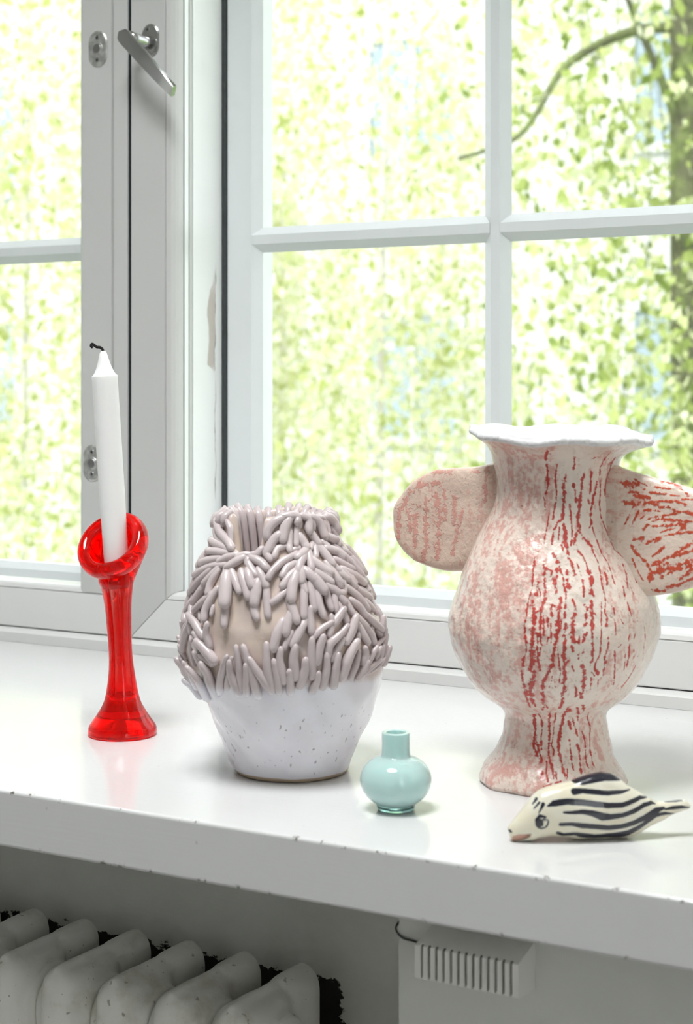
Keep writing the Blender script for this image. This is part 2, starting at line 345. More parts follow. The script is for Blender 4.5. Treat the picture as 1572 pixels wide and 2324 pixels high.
VL_FINGERS = [[0.00211,[-68.63,0.1801],[-71.19,0.1815]],[0.00323,[-43.01,0.1798],[-55.67,0.1816],[-68.31,0.183]],[0.00295,[-40.42,0.1762],[-50.98,0.176],[-63.89,0.1752]],[0.00281,[-33.16,0.175],[-39.72,0.1725],[-45.57,0.1693]],[0.00309,[-26.02,0.1727],[-31.05,0.1692],[-35.33,0.1658]],[0.00239,[-21.4,0.1761],[-25.88,0.1753],[-29.46,0.1736]],[0.00239,[-20.56,0.174],[-20.52,0.1692]],[0.00253,[-17.23,0.1767],[-13.7,0.1784],[-9.57,0.18]],[0.00253,[-7.1,0.1779],[-3.68,0.1728]],[0.00309,[-15.65,0.1731],[-10.41,0.1706],[-6.03,0.1659]],[0.00281,[-19.25,0.1688],[-16.08,0.1641],[-13.22,0.1611]],[0.00225,[-61.85,0.1773],[-70.68,0.1721]],[0.00281,[-71.22,0.1715],[-73.53,0.163]],[0.00169,[-72.01,0.1664],[-72.77,0.163]],[0.00309,[-48.33,0.1713],[-59.98,0.1686],[-71.39,0.1652]],[0.00253,[-40.23,0.1676],[-47.52,0.1665],[-53.5,0.1649]],[0.00281,[-54.26,0.1653],[-62.41,0.1612],[-72.68,0.1561]],[0.00267,[-44.89,0.1646],[-49.11,0.1588],[-54.38,0.1522]],[0.00267,[-51.52,0.164],[-61.1,0.1553],[-73.97,0.1424]],[0.00225,[-71.59,0.1641],[-72.79,0.1584],[-73.77,0.1475]],[0.00169,[-72.88,0.1612],[-73.7,0.1567]],[0.00197,[-65.96,0.1563],[-72.9,0.1515]],[0.00309,[-65.97,0.1978],[-58.31,0.1926],[-43.48,0.1857],[-36.23,0.1828]],[0.00225,[-46.1,0.1989],[-41.63,0.1947],[-39.58,0.1904]],[0.00267,[-66.28,0.1909],[-59.35,0.1863],[-44.72,0.1829]],[0.00281,[-36.94,0.1642],[-35.87,0.1568],[-35.62,0.1504]],[0.00281,[-32.18,0.1635],[-27.83,0.1569],[-23.78,0.1491]],[0.00464,[-34.25,0.1559],[-32.78,0.1469],[-31.74,0.1395]],[0.00281,[-33.21,0.1404],[-32.68,0.133],[-32.01,0.124]],[0.00309,[-23.41,0.1613],[-19.96,0.153],[-17.45,0.1452]],[0.00338,[-18.45,0.1616],[-15.39,0.1532]],[0.0038,[-12.43,0.1533],[-13.22,0.1464],[-13.55,0.1411]],[0.00281,[-13.74,0.1417],[-13.65,0.1359],[-12.21,0.1307]],[0.00309,[-10.72,0.1628],[-7.62,0.1566],[-6.63,0.154]],[0.00267,[-6.36,0.1535],[-6.21,0.143],[-5.69,0.1324]],[0.00281,[-45.25,0.1614],[-48.84,0.1529],[-48.68,0.1453]],[0.00267,[-51.97,0.1548],[-58.76,0.1457],[-63.42,0.1368]],[0.00267,[-45.25,0.1462],[-53.89,0.1381],[-60.15,0.1312]],[0.00309,[-42.28,0.1476],[-46.27,0.1391],[-48.49,0.1323],[-47.61,0.1259]],[0.00169,[-42.96,0.1357],[-43.14,0.1308]],[0.00239,[-73.89,0.1477],[-75.13,0.1328]],[0.00169,[-70.29,0.1413],[-68.49,0.1343]],[0.00281,[-70.46,0.1351],[-74.65,0.1271],[-71.46,0.1215]],[0.00169,[-74.81,0.1322],[-75.5,0.1237],[-75.83,0.1168]],[0.00267,[-66.66,0.1212],[-75.47,0.1134],[-75.84,0.1071]],[0.00309,[-64.81,0.1199],[-70.77,0.1097],[-74.64,0.0992]],[0.00197,[-75.84,0.1162],[-76.32,0.1071]],[0.00169,[-76.57,0.1088],[-76.37,0.1191]],[0.00309,[-48.92,0.1153],[-55.54,0.1225],[-62.01,0.127]],[0.00253,[-67.72,0.1316],[-63.42,0.124],[-60.55,0.115]],[0.00253,[-49.83,0.1101],[-53.82,0.1156]],[0.00253,[-54.31,0.1027],[-57.68,0.1077],[-58.61,0.1109]],[0.00366,[-40.96,0.0994],[-45.75,0.1053],[-49.85,0.1096]],[0.00225,[-50.74,0.0972],[-54.35,0.101]],[0.00253,[-43.58,0.0963],[-47.92,0.0999]],[0.00281,[-43.33,0.1089],[-44.35,0.116],[-42.97,0.1232]],[0.00127,[-56.43,0.1317],[-53.93,0.1261]],[0.00338,[1.51,0.1262],[-1.24,0.1193],[-3.31,0.109]],[0.00239,[-76.41,0.0982],[-76.87,0.1045],[-76.97,0.1074]],[0.00225,[-76.01,0.1005],[-76.34,0.1051]],[0.00211,[-75.71,0.0948],[-75.91,0.1011]],[0.00225,[-76.25,0.0919],[-76.89,0.0954],[-77.19,0.0971]],[0.00211,[-75.74,0.0799],[-76.05,0.0879],[-76.03,0.0937]],[0.00225,[-75.01,0.0754],[-75.51,0.0857],[-75.42,0.0919]],[0.00338,[-75.76,0.0788],[-76.73,0.0857],[-77.14,0.0908]],[0.00253,[-73.69,0.0692],[-67.07,0.084],[-67.02,0.0909]],[0.00309,[-58.57,0.0679],[-56.41,0.0817],[-58.97,0.0891]],[0.00239,[-75.61,0.0765],[-76.24,0.0788],[-76.56,0.0811]],[0.00309,[-74.2,0.0662],[-75.29,0.0725],[-75.92,0.0759]],[0.00338,[-45.73,0.0733],[-45.27,0.0866],[-46.7,0.0937]],[0.00197,[-60.79,0.0922],[-60.58,0.1024],[-57.63,0.1096]],[0.00253,[-51.09,0.0907],[-53.01,0.0965],[-54.38,0.1002]],[0.00253,[-43.09,0.096],[-45.98,0.0983],[-48.44,0.0996]],[0.00267,[-41.23,0.0747],[-34.64,0.0888],[-28.95,0.1017]],[0.00211,[-34.64,0.0786],[-30.47,0.0888],[-26.58,0.1009]],[0.00309,[-27.78,0.0778],[-28.85,0.0896],[-27.93,0.0975]],[0.00267,[-24.3,0.08],[-22.92,0.0952],[-23.41,0.1093]],[0.00281,[-21.92,0.0767],[-19.61,0.0871],[-18.36,0.0962]],[0.00309,[-15.72,0.076],[-16.21,0.0902],[-17.71,0.1011],[-19.18,0.1097]],[0.00309,[-8.14,0.08],[-11.91,0.0904],[-15.61,0.1007]],[0.00309,[-6.66,0.0823],[-7.22,0.0956],[-6.64,0.1124]],[0.00281,[-2.82,0.0795],[-2.87,0.0907],[-3.31,0.1001]],[0.00309,[0.48,0.0879],[-0.48,0.1006],[0.5,0.1087]],[0.00281,[3.38,0.079],[4.1,0.0868],[4.05,0.0929]],[0.00338,[6.92,0.0912],[6.86,0.1016],[8.13,0.1103]],[0.00323,[9.63,0.0844],[12.38,0.0932],[12.89,0.1003]],[0.00309,[16.34,0.0907],[16.32,0.1028],[17.14,0.1152]],[0.00267,[16.36,0.0789],[18.48,0.085],[19.32,0.091]],[0.00295,[22.21,0.0824],[24.75,0.0945],[24.69,0.1032]],[0.00309,[28.59,0.0828],[29.54,0.0917],[31.19,0.1026]],[0.00323,[19.93,0.101],[21.34,0.109],[23.24,0.1164]],[0.00309,[25.87,0.1037],[27.31,0.1112],[33.62,0.1181]],[0.00267,[29.32,0.1017],[32.56,0.1079],[35.15,0.1141]],[0.00366,[34.12,0.0883],[37.21,0.0991],[42.79,0.1109]],[0.00239,[40.7,0.0857],[43.8,0.0942],[45.81,0.1027]],[0.00338,[39.68,0.1139],[43.46,0.121],[46.43,0.1277]],[0.00239,[46.1,0.1052],[46.73,0.1112],[46.81,0.1156]],[0.00281,[50.64,0.0958],[51.4,0.1001],[50.07,0.1048]],[0.00253,[45.74,0.0837],[49.57,0.0898],[51.29,0.0946]],[0.00225,[55.36,0.0944],[57.96,0.099],[60.53,0.1035]],[0.00225,[62.72,0.0969],[64.87,0.1021]],[0.00197,[70.29,0.0947],[70.58,0.102]],[0.00239,[50.79,0.0862],[56.59,0.0902],[65.51,0.0935]],[0.00169,[55.61,0.0853],[66.58,0.0887],[71.52,0.0939]],[0.00169,[66.43,0.104],[75.16,0.1085]],[0.00239,[75.47,0.0994],[75.86,0.1074],[76.04,0.1142]],[0.00253,[75.87,0.0994],[76.58,0.1045],[77.05,0.1091]],[0.00281,[75.4,0.0908],[76.09,0.0948],[76.7,0.0994]],[0.00141,[75.28,0.0948],[74.32,0.1007]],[0.00169,[76.26,0.1085],[76.49,0.1131]],[0.00366,[12.29,0.1602],[9.63,0.1534],[8.09,0.1439]],[0.00323,[7.7,0.1419],[8.98,0.1355],[10.16,0.1286]],[0.00281,[17.51,0.1542],[15.75,0.1426],[14.54,0.1316]],[0.00267,[18.04,0.1652],[17.42,0.1606],[16.16,0.1564]],[0.00253,[16.69,0.1558],[17.79,0.1494]],[0.00267,[21.84,0.1535],[21.61,0.1455],[21.43,0.1365]],[0.00239,[24.02,0.1613],[24.56,0.1571]],[0.00394,[25.72,0.157],[27.53,0.1531],[29.06,0.1493]],[0.00281,[25.43,0.148],[24.92,0.1395],[26.0,0.1315]],[0.00253,[31.75,0.1502],[31.57,0.1427],[32.12,0.1362]],[0.00281,[31.36,0.1646],[36.66,0.16]],[0.00281,[28.6,0.1621],[33.16,0.1581],[36.78,0.1546]],[0.00295,[40.04,0.1629],[42.15,0.1574],[43.72,0.1523]],[0.00281,[47.34,0.1602],[51.36,0.1559]],[0.00309,[35.48,0.152],[39.99,0.1468],[43.59,0.1464]],[0.00239,[37.04,0.1449],[36.25,0.1402],[35.63,0.1343]],[0.00225,[47.67,0.1541],[45.78,0.1473]],[0.00281,[40.95,0.1445],[42.99,0.1395]],[0.00253,[44.55,0.1404],[46.14,0.1347],[47.43,0.1308]],[0.00281,[52.03,0.1613],[54.17,0.1551],[56.91,0.1498]],[0.00267,[50.72,0.1495],[58.02,0.1414],[63.26,0.1318]],[0.00267,[50.87,0.1396],[55.18,0.1352],[57.98,0.1282]],[0.00281,[57.57,0.1608],[64.49,0.1561],[71.78,0.1507]],[0.00281,[59.16,0.1479],[65.59,0.1426],[70.02,0.1402]],[0.00197,[60.07,0.1494],[72.84,0.1432],[74.73,0.1368]],[0.00197,[72.89,0.1505],[73.65,0.1465]],[0.00225,[73.11,0.1557],[73.99,0.1528]],[0.00169,[73.46,0.1517],[73.93,0.1488]],[0.00253,[73.89,0.1454],[74.68,0.1459]],[0.00225,[74.21,0.1419],[74.83,0.1402]],[0.00253,[64.7,0.1377],[69.45,0.1308]],[0.00267,[48.7,0.1306],[53.11,0.124],[56.64,0.119]],[0.00281,[48.4,0.1236],[51.23,0.1166],[54.38,0.1083]],[0.00281,[59.01,0.1286],[64.93,0.1221],[73.18,0.1149]],[0.00281,[56.64,0.119],[59.89,0.1134],[61.13,0.1071]],[0.00169,[63.19,0.1168],[63.8,0.1065]],[0.00239,[71.34,0.1141],[75.27,0.1088],[75.53,0.1043]],[0.00253,[38.49,0.1378],[40.5,0.1322],[41.16,0.1256]],[0.00309,[33.05,0.1265],[37.1,0.1315],[39.39,0.1345]],[0.00253,[28.93,0.1195],[30.8,0.1257],[30.73,0.1305]],[0.00239,[19.86,0.1181],[24.75,0.1231],[29.94,0.1263]],[0.00267,[18.11,0.1224],[18.23,0.1309],[18.9,0.1372]],[0.00253,[33.86,0.1157],[39.94,0.1226]],[0.00295,[14.84,0.1279],[11.19,0.1207],[6.99,0.1116]],[0.00239,[6.17,0.1192],[3.83,0.1133],[2.44,0.1096]],[0.00323,[7.58,0.1345],[4.99,0.1271],[3.58,0.1203]],[0.00225,[74.48,0.1351],[74.61,0.1271]],[0.00281,[75.46,0.1157],[75.43,0.122]],[0.00141,[73.5,0.1341],[73.1,0.1302]],[0.00267,[15.45,0.1762],[5.56,0.1717],[-1.9,0.1649],[-5.11,0.1592]],[0.00253,[15.25,0.1705],[8.15,0.167],[3.84,0.1607]],[0.00281,[13.57,0.1647],[8.22,0.1602],[3.46,0.1535]],[0.00253,[9.77,0.1534],[3.11,0.1477],[-3.42,0.1417]],[0.00309,[24.79,0.1786],[16.54,0.1736]],[0.00309,[23.23,0.176],[18.03,0.1704],[15.01,0.1642]],[0.00267,[26.98,0.1774],[25.94,0.1717],[24.74,0.1654]],[0.00225,[34.61,0.1808],[31.63,0.1735]],[0.00309,[37.86,0.1811],[40.03,0.1751],[42.2,0.1675]],[0.00338,[28.61,0.1705],[32.8,0.1654],[37.72,0.1614]],[0.00309,[17.34,0.1652],[16.28,0.1568]],[0.00338,[21.44,0.1624],[24.64,0.1574]],[0.00281,[28.11,0.1626],[34.08,0.1579],[36.34,0.155]],[0.00281,[39.72,0.1666],[41.78,0.1589],[43.95,0.1538]],[0.00309,[48.02,0.1784],[54.07,0.1757],[56.42,0.1712]],[0.00253,[50.96,0.17],[56.36,0.1657],[61.44,0.1619]],[0.00253,[44.43,0.1662],[46.05,0.1628]],[0.00281,[47.27,0.1627],[49.61,0.1587],[52.15,0.1557]],[0.00225,[57.71,0.1793],[60.57,0.1741],[58.72,0.1682]],[0.00267,[63.54,0.1716],[67.79,0.1639],[71.22,0.1562]],[0.00309,[53.48,0.1621],[60.77,0.157],[68.87,0.1509]],[0.00239,[66.87,0.1757],[70.97,0.1715]],[0.00253,[70.88,0.1687],[72.55,0.1647],[73.17,0.1607]],[0.00197,[69.23,0.1767],[71.17,0.1727],[72.49,0.1681]],[0.00281,[72.03,0.1681],[73.24,0.1641],[74.19,0.1601]],[0.00225,[45.73,0.1828],[47.29,0.1795]],[0.00253,[55.4,0.1592],[57.95,0.1523]],[0.00197,[72.96,0.1567],[73.96,0.1527]],[0.00197,[33.28,0.1835],[29.92,0.1799]],[0.00295,[11.25,0.2067],[17.32,0.207],[23.68,0.207],[24.0,0.2048],[21.66,0.1998]],[0.00225,[23.12,0.2004],[20.61,0.1916],[18.31,0.183]],[0.00352,[16.11,0.2044],[10.49,0.1962],[7.09,0.1864]],[0.00323,[8.43,0.2045],[0.03,0.1996],[-4.52,0.1941],[-5.59,0.1886]],[0.00338,[-4.64,0.1801],[-0.53,0.187],[5.44,0.1914]],[0.00239,[8.89,0.1822],[2.6,0.1806],[-0.82,0.1744]],[0.00239,[14.69,0.1929],[12.48,0.1842],[11.92,0.1789]],[0.00295,[28.61,0.207],[34.06,0.2022],[31.83,0.1929]],[0.00281,[32.98,0.1939],[36.46,0.1877],[38.03,0.1827]],[0.00295,[24.06,0.1882],[25.59,0.1838],[26.22,0.1806]],[0.00323,[39.41,0.2048],[46.27,0.1972],[47.22,0.1872]],[0.00225,[33.76,0.207],[42.75,0.207],[47.59,0.2045]],[0.00239,[49.16,0.207],[55.88,0.1995],[55.27,0.1905]],[0.00366,[57.97,0.2062],[65.83,0.1989],[68.03,0.1915]],[0.00309,[51.73,0.188],[59.28,0.1841]],[0.00253,[63.79,0.1917],[66.58,0.1858],[60.67,0.1807]],[0.00169,[67.71,0.1892],[66.64,0.1802]],[0.00141,[67.67,0.2018],[68.87,0.1904]],[0.00169,[15.17,0.1799],[20.63,0.1814]]]
VR_STROKES = [[0.00077,[-15.93,0.2613],[-16.91,0.2539],[-16.11,0.2474],[-16.08,0.2409],[-15.47,0.2373],[-15.16,0.2316],[-17.13,0.2259]],[0.00049,[-6.9,0.2482],[-8.36,0.2403],[-8.73,0.2346],[-7.02,0.2274],[-6.9,0.2203],[-7.89,0.2126],[-7.77,0.2063]],[0.00091,[0.69,0.2382],[-0.69,0.2317],[0.17,0.2253],[0.32,0.2189],[0.86,0.2112],[0.07,0.207]],[0.00077,[0.07,0.207],[-3.62,0.2036],[-5.95,0.198]],[0.0007,[7.16,0.2532],[8.18,0.2482],[7.51,0.2439]],[0.00063,[8.12,0.2331],[9.97,0.226],[11.53,0.2189]],[0.00091,[17.68,0.2409],[16.3,0.2345],[15.69,0.2259],[14.9,0.2188],[14.84,0.2111],[14.84,0.2048],[16.28,0.2],[12.6,0.1952],[10.61,0.1885]],[0.00056,[24.53,0.2415],[24.34,0.2343],[24.69,0.225]],[0.00084,[30.81,0.2342],[30.08,0.2256],[28.35,0.2178]],[0.0007,[23.43,0.2215],[25.23,0.2172]],[0.0007,[27.86,0.2164],[27.08,0.2101],[27.89,0.2038],[25.9,0.2004]],[0.00056,[36.82,0.258],[36.6,0.2506],[33.42,0.2449],[33.57,0.2391]],[0.00091,[51.02,0.2524],[47.14,0.2467],[47.67,0.2409],[45.6,0.2373],[43.82,0.2302],[42.41,0.223]],[0.00084,[51.83,0.2306],[52.74,0.2219],[51.53,0.2134],[50.17,0.207]],[0.00049,[34.37,0.2341],[36.54,0.2254],[36.97,0.2169],[38.84,0.2097],[41.11,0.2046],[45.34,0.1981],[50.21,0.1908],[49.8,0.186]],[0.00105,[65.43,0.2402],[64.8,0.2315],[65.25,0.2213],[65.61,0.2126],[65.6,0.2054],[67.54,0.1981]],[0.00084,[1.48,0.2022],[4.38,0.1974]],[0.00141,[3.79,0.1947],[3.57,0.1892]],[0.00049,[5.81,0.2175],[7.57,0.2091],[9.29,0.2022],[9.64,0.1953],[8.19,0.1878]],[0.00063,[16.66,0.1965],[20.87,0.1916],[24.14,0.1881]],[0.00042,[28.59,0.2003],[31.01,0.194],[32.5,0.1877]],[0.00056,[49.15,0.2064],[50.23,0.1992],[54.09,0.1919]],[0.00035,[-11.84,0.2132],[-11.74,0.2035],[-12.29,0.1945],[-12.18,0.1878]],[0.00042,[-18.77,0.223],[-16.11,0.2153]],[0.00049,[-5.84,0.1974],[-6.41,0.1885]],[0.00035,[-1.58,0.2008],[-1.23,0.1919]],[0.00049,[22.0,0.2527],[25.77,0.2538]],[0.00052,[-18.25,0.1789],[-19.0,0.1718],[-19.3,0.1633],[-19.81,0.1563],[-21.2,0.1505],[-21.94,0.1462],[-21.94,0.1378],[-22.52,0.1313]],[0.00097,[-16.24,0.1613],[-16.25,0.1564],[-17.43,0.1528]],[0.0006,[-15.97,0.1585],[-14.49,0.153]],[0.00089,[-12.16,0.1762],[-11.49,0.1699],[-12.21,0.1629],[-11.85,0.1552],[-12.84,0.1481],[-14.31,0.1425],[-14.28,0.1325]],[0.0006,[-11.34,0.1727],[-6.97,0.17],[-7.93,0.1665]],[0.00104,[-5.54,0.1826],[-3.58,0.1785],[-1.78,0.175]],[0.00082,[-3.58,0.1714],[-4.4,0.1672]],[0.00112,[-5.88,0.1651],[-6.07,0.1602],[-5.73,0.156]],[0.00089,[3.23,0.1933],[3.57,0.189],[4.98,0.1847],[5.04,0.1798],[6.64,0.1763],[7.15,0.1721],[7.41,0.1672]],[0.00067,[1.47,0.1876],[1.93,0.1848]],[0.0006,[-1.68,0.1757],[-1.71,0.1707],[-0.49,0.1658],[-0.97,0.1603],[-0.24,0.1553],[-0.75,0.1498],[-1.74,0.1442],[-1.86,0.1378]],[0.00082,[2.73,0.17],[1.7,0.168]],[0.00097,[1.66,0.1638],[1.86,0.1589]],[0.00089,[2.98,0.1497],[4.21,0.1455],[3.47,0.1393]],[0.00149,[2.71,0.1371],[2.23,0.1322]],[0.00112,[-3.45,0.1511],[-4.38,0.1455],[-4.85,0.1399],[-4.95,0.135]],[0.00082,[-6.85,0.1455],[-8.47,0.1461],[-9.16,0.1426],[-8.55,0.1391]],[0.00089,[-19.09,0.1478],[-18.44,0.1423],[-17.64,0.1344],[-17.17,0.1316]],[0.00067,[-16.72,0.1409],[-14.05,0.1432]],[0.00052,[12.58,0.1847],[16.14,0.1796],[17.04,0.1746],[17.32,0.169]],[0.00127,[17.32,0.169],[16.98,0.1634],[15.62,0.1578],[14.25,0.1544]],[0.00074,[15.49,0.1544],[15.81,0.1522]],[0.00052,[10.59,0.1748],[11.18,0.1692],[11.23,0.1629],[9.62,0.1517]],[0.00089,[9.47,0.1468],[10.91,0.1447],[9.78,0.1384],[8.9,0.132]],[0.00112,[13.78,0.1481],[13.13,0.1439],[13.47,0.139],[12.81,0.1319]],[0.00045,[26.28,0.1728],[24.1,0.1659],[23.01,0.1596],[23.05,0.1533],[22.3,0.1469],[20.36,0.1407],[22.04,0.1363],[20.9,0.1314]],[0.00082,[28.42,0.1671],[26.68,0.1601]],[0.00037,[19.94,0.1478],[18.47,0.1394],[18.21,0.1323]],[0.00045,[25.23,0.1871],[25.81,0.18],[26.83,0.1742]],[0.00037,[32.72,0.1911],[32.84,0.1817],[34.89,0.1745],[33.98,0.1667],[31.99,0.159]],[0.00045,[48.67,0.1894],[47.06,0.183],[52.4,0.1767],[54.55,0.1721],[55.47,0.1661],[53.54,0.159]],[0.00037,[48.38,0.1727],[46.01,0.1657],[41.14,0.156]],[0.00052,[37.67,0.1578],[36.18,0.1487]],[0.0003,[44.84,0.1578],[44.57,0.1513]],[0.00045,[29.17,0.1379],[31.41,0.1319]],[0.00045,[36.99,0.1464],[37.33,0.1392],[38.82,0.1325]],[0.00037,[26.51,0.1431],[26.83,0.1338]],[0.00052,[-12.86,0.1397],[-12.28,0.134]],[0.0006,[-10.57,0.1369],[-10.32,0.132]],[0.00074,[-5.73,0.1349],[-5.63,0.1321]],[0.00089,[18.52,0.1923],[23.36,0.1893],[25.92,0.1871]],[0.00067,[-21.9,0.1366],[-22.53,0.1316],[-22.02,0.1251],[-21.1,0.1178],[-21.32,0.1125],[-23.53,0.1062],[-23.89,0.1008]],[0.00067,[-25.39,0.0967],[-25.43,0.0879],[-25.49,0.0804],[-26.68,0.0708]],[0.00134,[-17.88,0.1376],[-18.12,0.1304],[-17.98,0.1232],[-18.26,0.1143],[-18.56,0.1059],[-19.73,0.0988]],[0.00112,[-18.15,0.0974],[-20.11,0.0884],[-21.76,0.0808],[-22.74,0.0712]],[0.0006,[-14.64,0.1377],[-14.39,0.13],[-14.04,0.1249],[-13.46,0.1176],[-14.41,0.11]],[0.0006,[-15.35,0.1256],[-15.55,0.116],[-15.48,0.1099],[-15.13,0.103],[-14.74,0.0976]],[0.00045,[-12.72,0.1371],[-12.21,0.125]],[0.00045,[-10.84,0.1372],[-10.2,0.1294]],[0.00045,[-8.83,0.1337],[-8.3,0.1193]],[0.00052,[-9.88,0.1236],[-10.63,0.1192]],[0.00149,[-4.69,0.1353],[-4.5,0.1296],[-5.51,0.1259]],[0.00097,[-5.51,0.1267],[-5.99,0.1201],[-7.0,0.1126],[-8.07,0.1057],[-9.18,0.0995],[-11.56,0.0937],[-13.51,0.0888],[-13.98,0.0814],[-14.72,0.0709]],[0.00037,[-5.2,0.1157],[-4.33,0.1058],[-3.39,0.0965],[-3.81,0.0892]],[0.00037,[-7.54,0.1049],[-6.45,0.0995]],[0.00097,[-1.46,0.1331],[-1.37,0.126],[-1.88,0.1187],[-1.76,0.1104],[-1.64,0.1043],[-1.15,0.0965],[-0.9,0.0893],[-1.18,0.0819],[-1.78,0.0722]],[0.00074,[-1.64,0.1043],[1.02,0.1058]],[0.00127,[2.43,0.1374],[2.21,0.1325],[2.78,0.1267],[3.33,0.1209]],[0.00074,[2.26,0.1173],[2.94,0.1134]],[0.0006,[5.96,0.1245],[5.66,0.1194]],[0.00067,[5.95,0.1104],[6.1,0.108]],[0.00082,[9.83,0.1372],[8.95,0.133]],[0.00074,[9.71,0.1273],[8.04,0.1208]],[0.00045,[8.48,0.1148],[7.87,0.111]],[0.00067,[13.21,0.1364],[12.44,0.1293],[12.73,0.1242],[13.53,0.1169],[13.35,0.1116],[13.79,0.1054]],[0.00045,[18.07,0.1362],[17.83,0.1276],[17.38,0.1174],[17.77,0.1105],[16.23,0.1045],[15.7,0.0999]],[0.00082,[16.09,0.0991],[18.61,0.0949]],[0.00037,[19.19,0.0901],[19.97,0.0851]],[0.00082,[21.41,0.1359],[20.52,0.131]],[0.00067,[21.6,0.1222],[21.87,0.1163],[21.34,0.1102]],[0.00097,[20.74,0.1079],[21.43,0.1041]],[0.00037,[20.93,0.1026],[21.77,0.0938]],[0.00037,[26.29,0.1356],[26.51,0.124]],[0.00052,[26.42,0.112],[27.52,0.1058],[28.31,0.0972],[30.68,0.0856]],[0.00052,[28.64,0.1149],[30.37,0.1169]],[0.00037,[30.38,0.1352],[31.65,0.1315]],[0.00067,[36.01,0.1147],[37.28,0.1061],[37.29,0.0999]],[0.00037,[35.78,0.1236],[34.76,0.1187]],[0.00037,[33.24,0.112],[34.89,0.1049],[35.48,0.097]],[0.00052,[45.37,0.0979],[44.9,0.0932],[42.74,0.0879],[39.43,0.0828]],[0.0003,[47.42,0.1309],[49.36,0.1232],[48.37,0.1143],[51.61,0.1014]],[0.0003,[39.99,0.1231],[38.94,0.1188]],[0.0003,[40.05,0.1118],[41.92,0.1015]],[0.00112,[8.9,0.1018],[9.99,0.0962],[10.38,0.0881],[11.31,0.0816],[10.0,0.0774]],[0.00052,[2.79,0.1019],[4.06,0.0981]],[0.00052,[5.55,0.0867],[7.55,0.0783]],[0.00037,[12.63,0.1062],[13.94,0.0976],[16.43,0.0935]],[0.00037,[14.36,0.0928],[15.57,0.083]],[0.0003,[-7.56,0.0964],[-8.79,0.089],[-10.09,0.0842]],[0.0003,[-6.73,0.0932],[-6.45,0.085]],[0.00067,[-24.63,0.0803],[-25.87,0.0733],[-26.21,0.0669]],[0.00082,[-21.58,0.0806],[-21.74,0.0747],[-21.9,0.0674]],[0.00074,[-14.21,0.0803],[-14.57,0.0743],[-13.61,0.0698],[-16.98,0.0647]],[0.00067,[-13.61,0.0698],[-12.53,0.0671]],[0.00097,[-1.0,0.0817],[-1.43,0.0774],[-1.95,0.073],[-2.93,0.0674]],[0.00067,[6.64,0.0815],[7.17,0.0773]],[0.00082,[9.72,0.0806],[10.51,0.0763]],[0.00089,[-28.08,0.0584],[-31.63,0.0506],[-29.81,0.0449],[-29.97,0.039],[-28.98,0.0332],[-23.41,0.0286],[-18.98,0.0248]],[0.00067,[-28.98,0.0405],[-24.07,0.0336],[-18.29,0.0254]],[0.0006,[-22.64,0.06],[-21.68,0.0528],[-21.71,0.0468],[-22.6,0.0402],[-20.62,0.0331]],[0.0006,[-11.4,0.0619],[-13.6,0.0531],[-13.19,0.0442],[-13.73,0.0369],[-12.84,0.0313],[-10.48,0.0258],[-6.97,0.0198],[-5.63,0.014]],[0.00082,[2.42,0.0663],[1.42,0.0611],[1.13,0.0534],[-1.97,0.0474],[-3.36,0.0408],[-3.16,0.0343],[-1.19,0.0287],[1.56,0.0231],[3.48,0.0185],[4.1,0.0147]],[0.00045,[-6.0,0.0621],[-7.35,0.0534]],[0.00037,[-8.62,0.0495],[-9.9,0.0407],[-10.97,0.0363],[-7.55,0.0329],[-8.16,0.0286]],[0.00097,[4.41,0.0653],[6.09,0.0642]],[0.00074,[7.78,0.0542],[9.57,0.0487]],[0.0006,[8.13,0.0408],[9.09,0.0342],[10.1,0.0279],[11.37,0.023],[12.14,0.0196]],[0.00074,[10.11,0.0672],[14.85,0.0606],[17.63,0.0547]],[0.0006,[11.34,0.0567],[14.98,0.0493],[17.27,0.0434]],[0.00074,[16.38,0.0376],[18.47,0.0325],[19.58,0.0254],[19.1,0.0174]],[0.0006,[13.99,0.0698],[18.3,0.0625]],[0.00052,[23.96,0.0452],[25.99,0.0392],[25.87,0.0327],[26.41,0.025],[27.7,0.02]],[0.00037,[25.03,0.0619],[35.55,0.0496],[33.32,0.0409],[32.63,0.0323],[33.85,0.0243],[35.99,0.018]],[0.00074,[-15.74,0.0182],[-15.23,0.0144]],[0.00045,[-13.19,0.025],[-12.05,0.0177],[-10.21,0.012]],[0.00052,[-3.68,0.0179],[-3.14,0.0141]],[0.00045,[6.84,0.0198],[5.78,0.0147]],[0.00037,[-13.34,0.0086],[-6.24,0.0108],[0.33,0.0122]]]
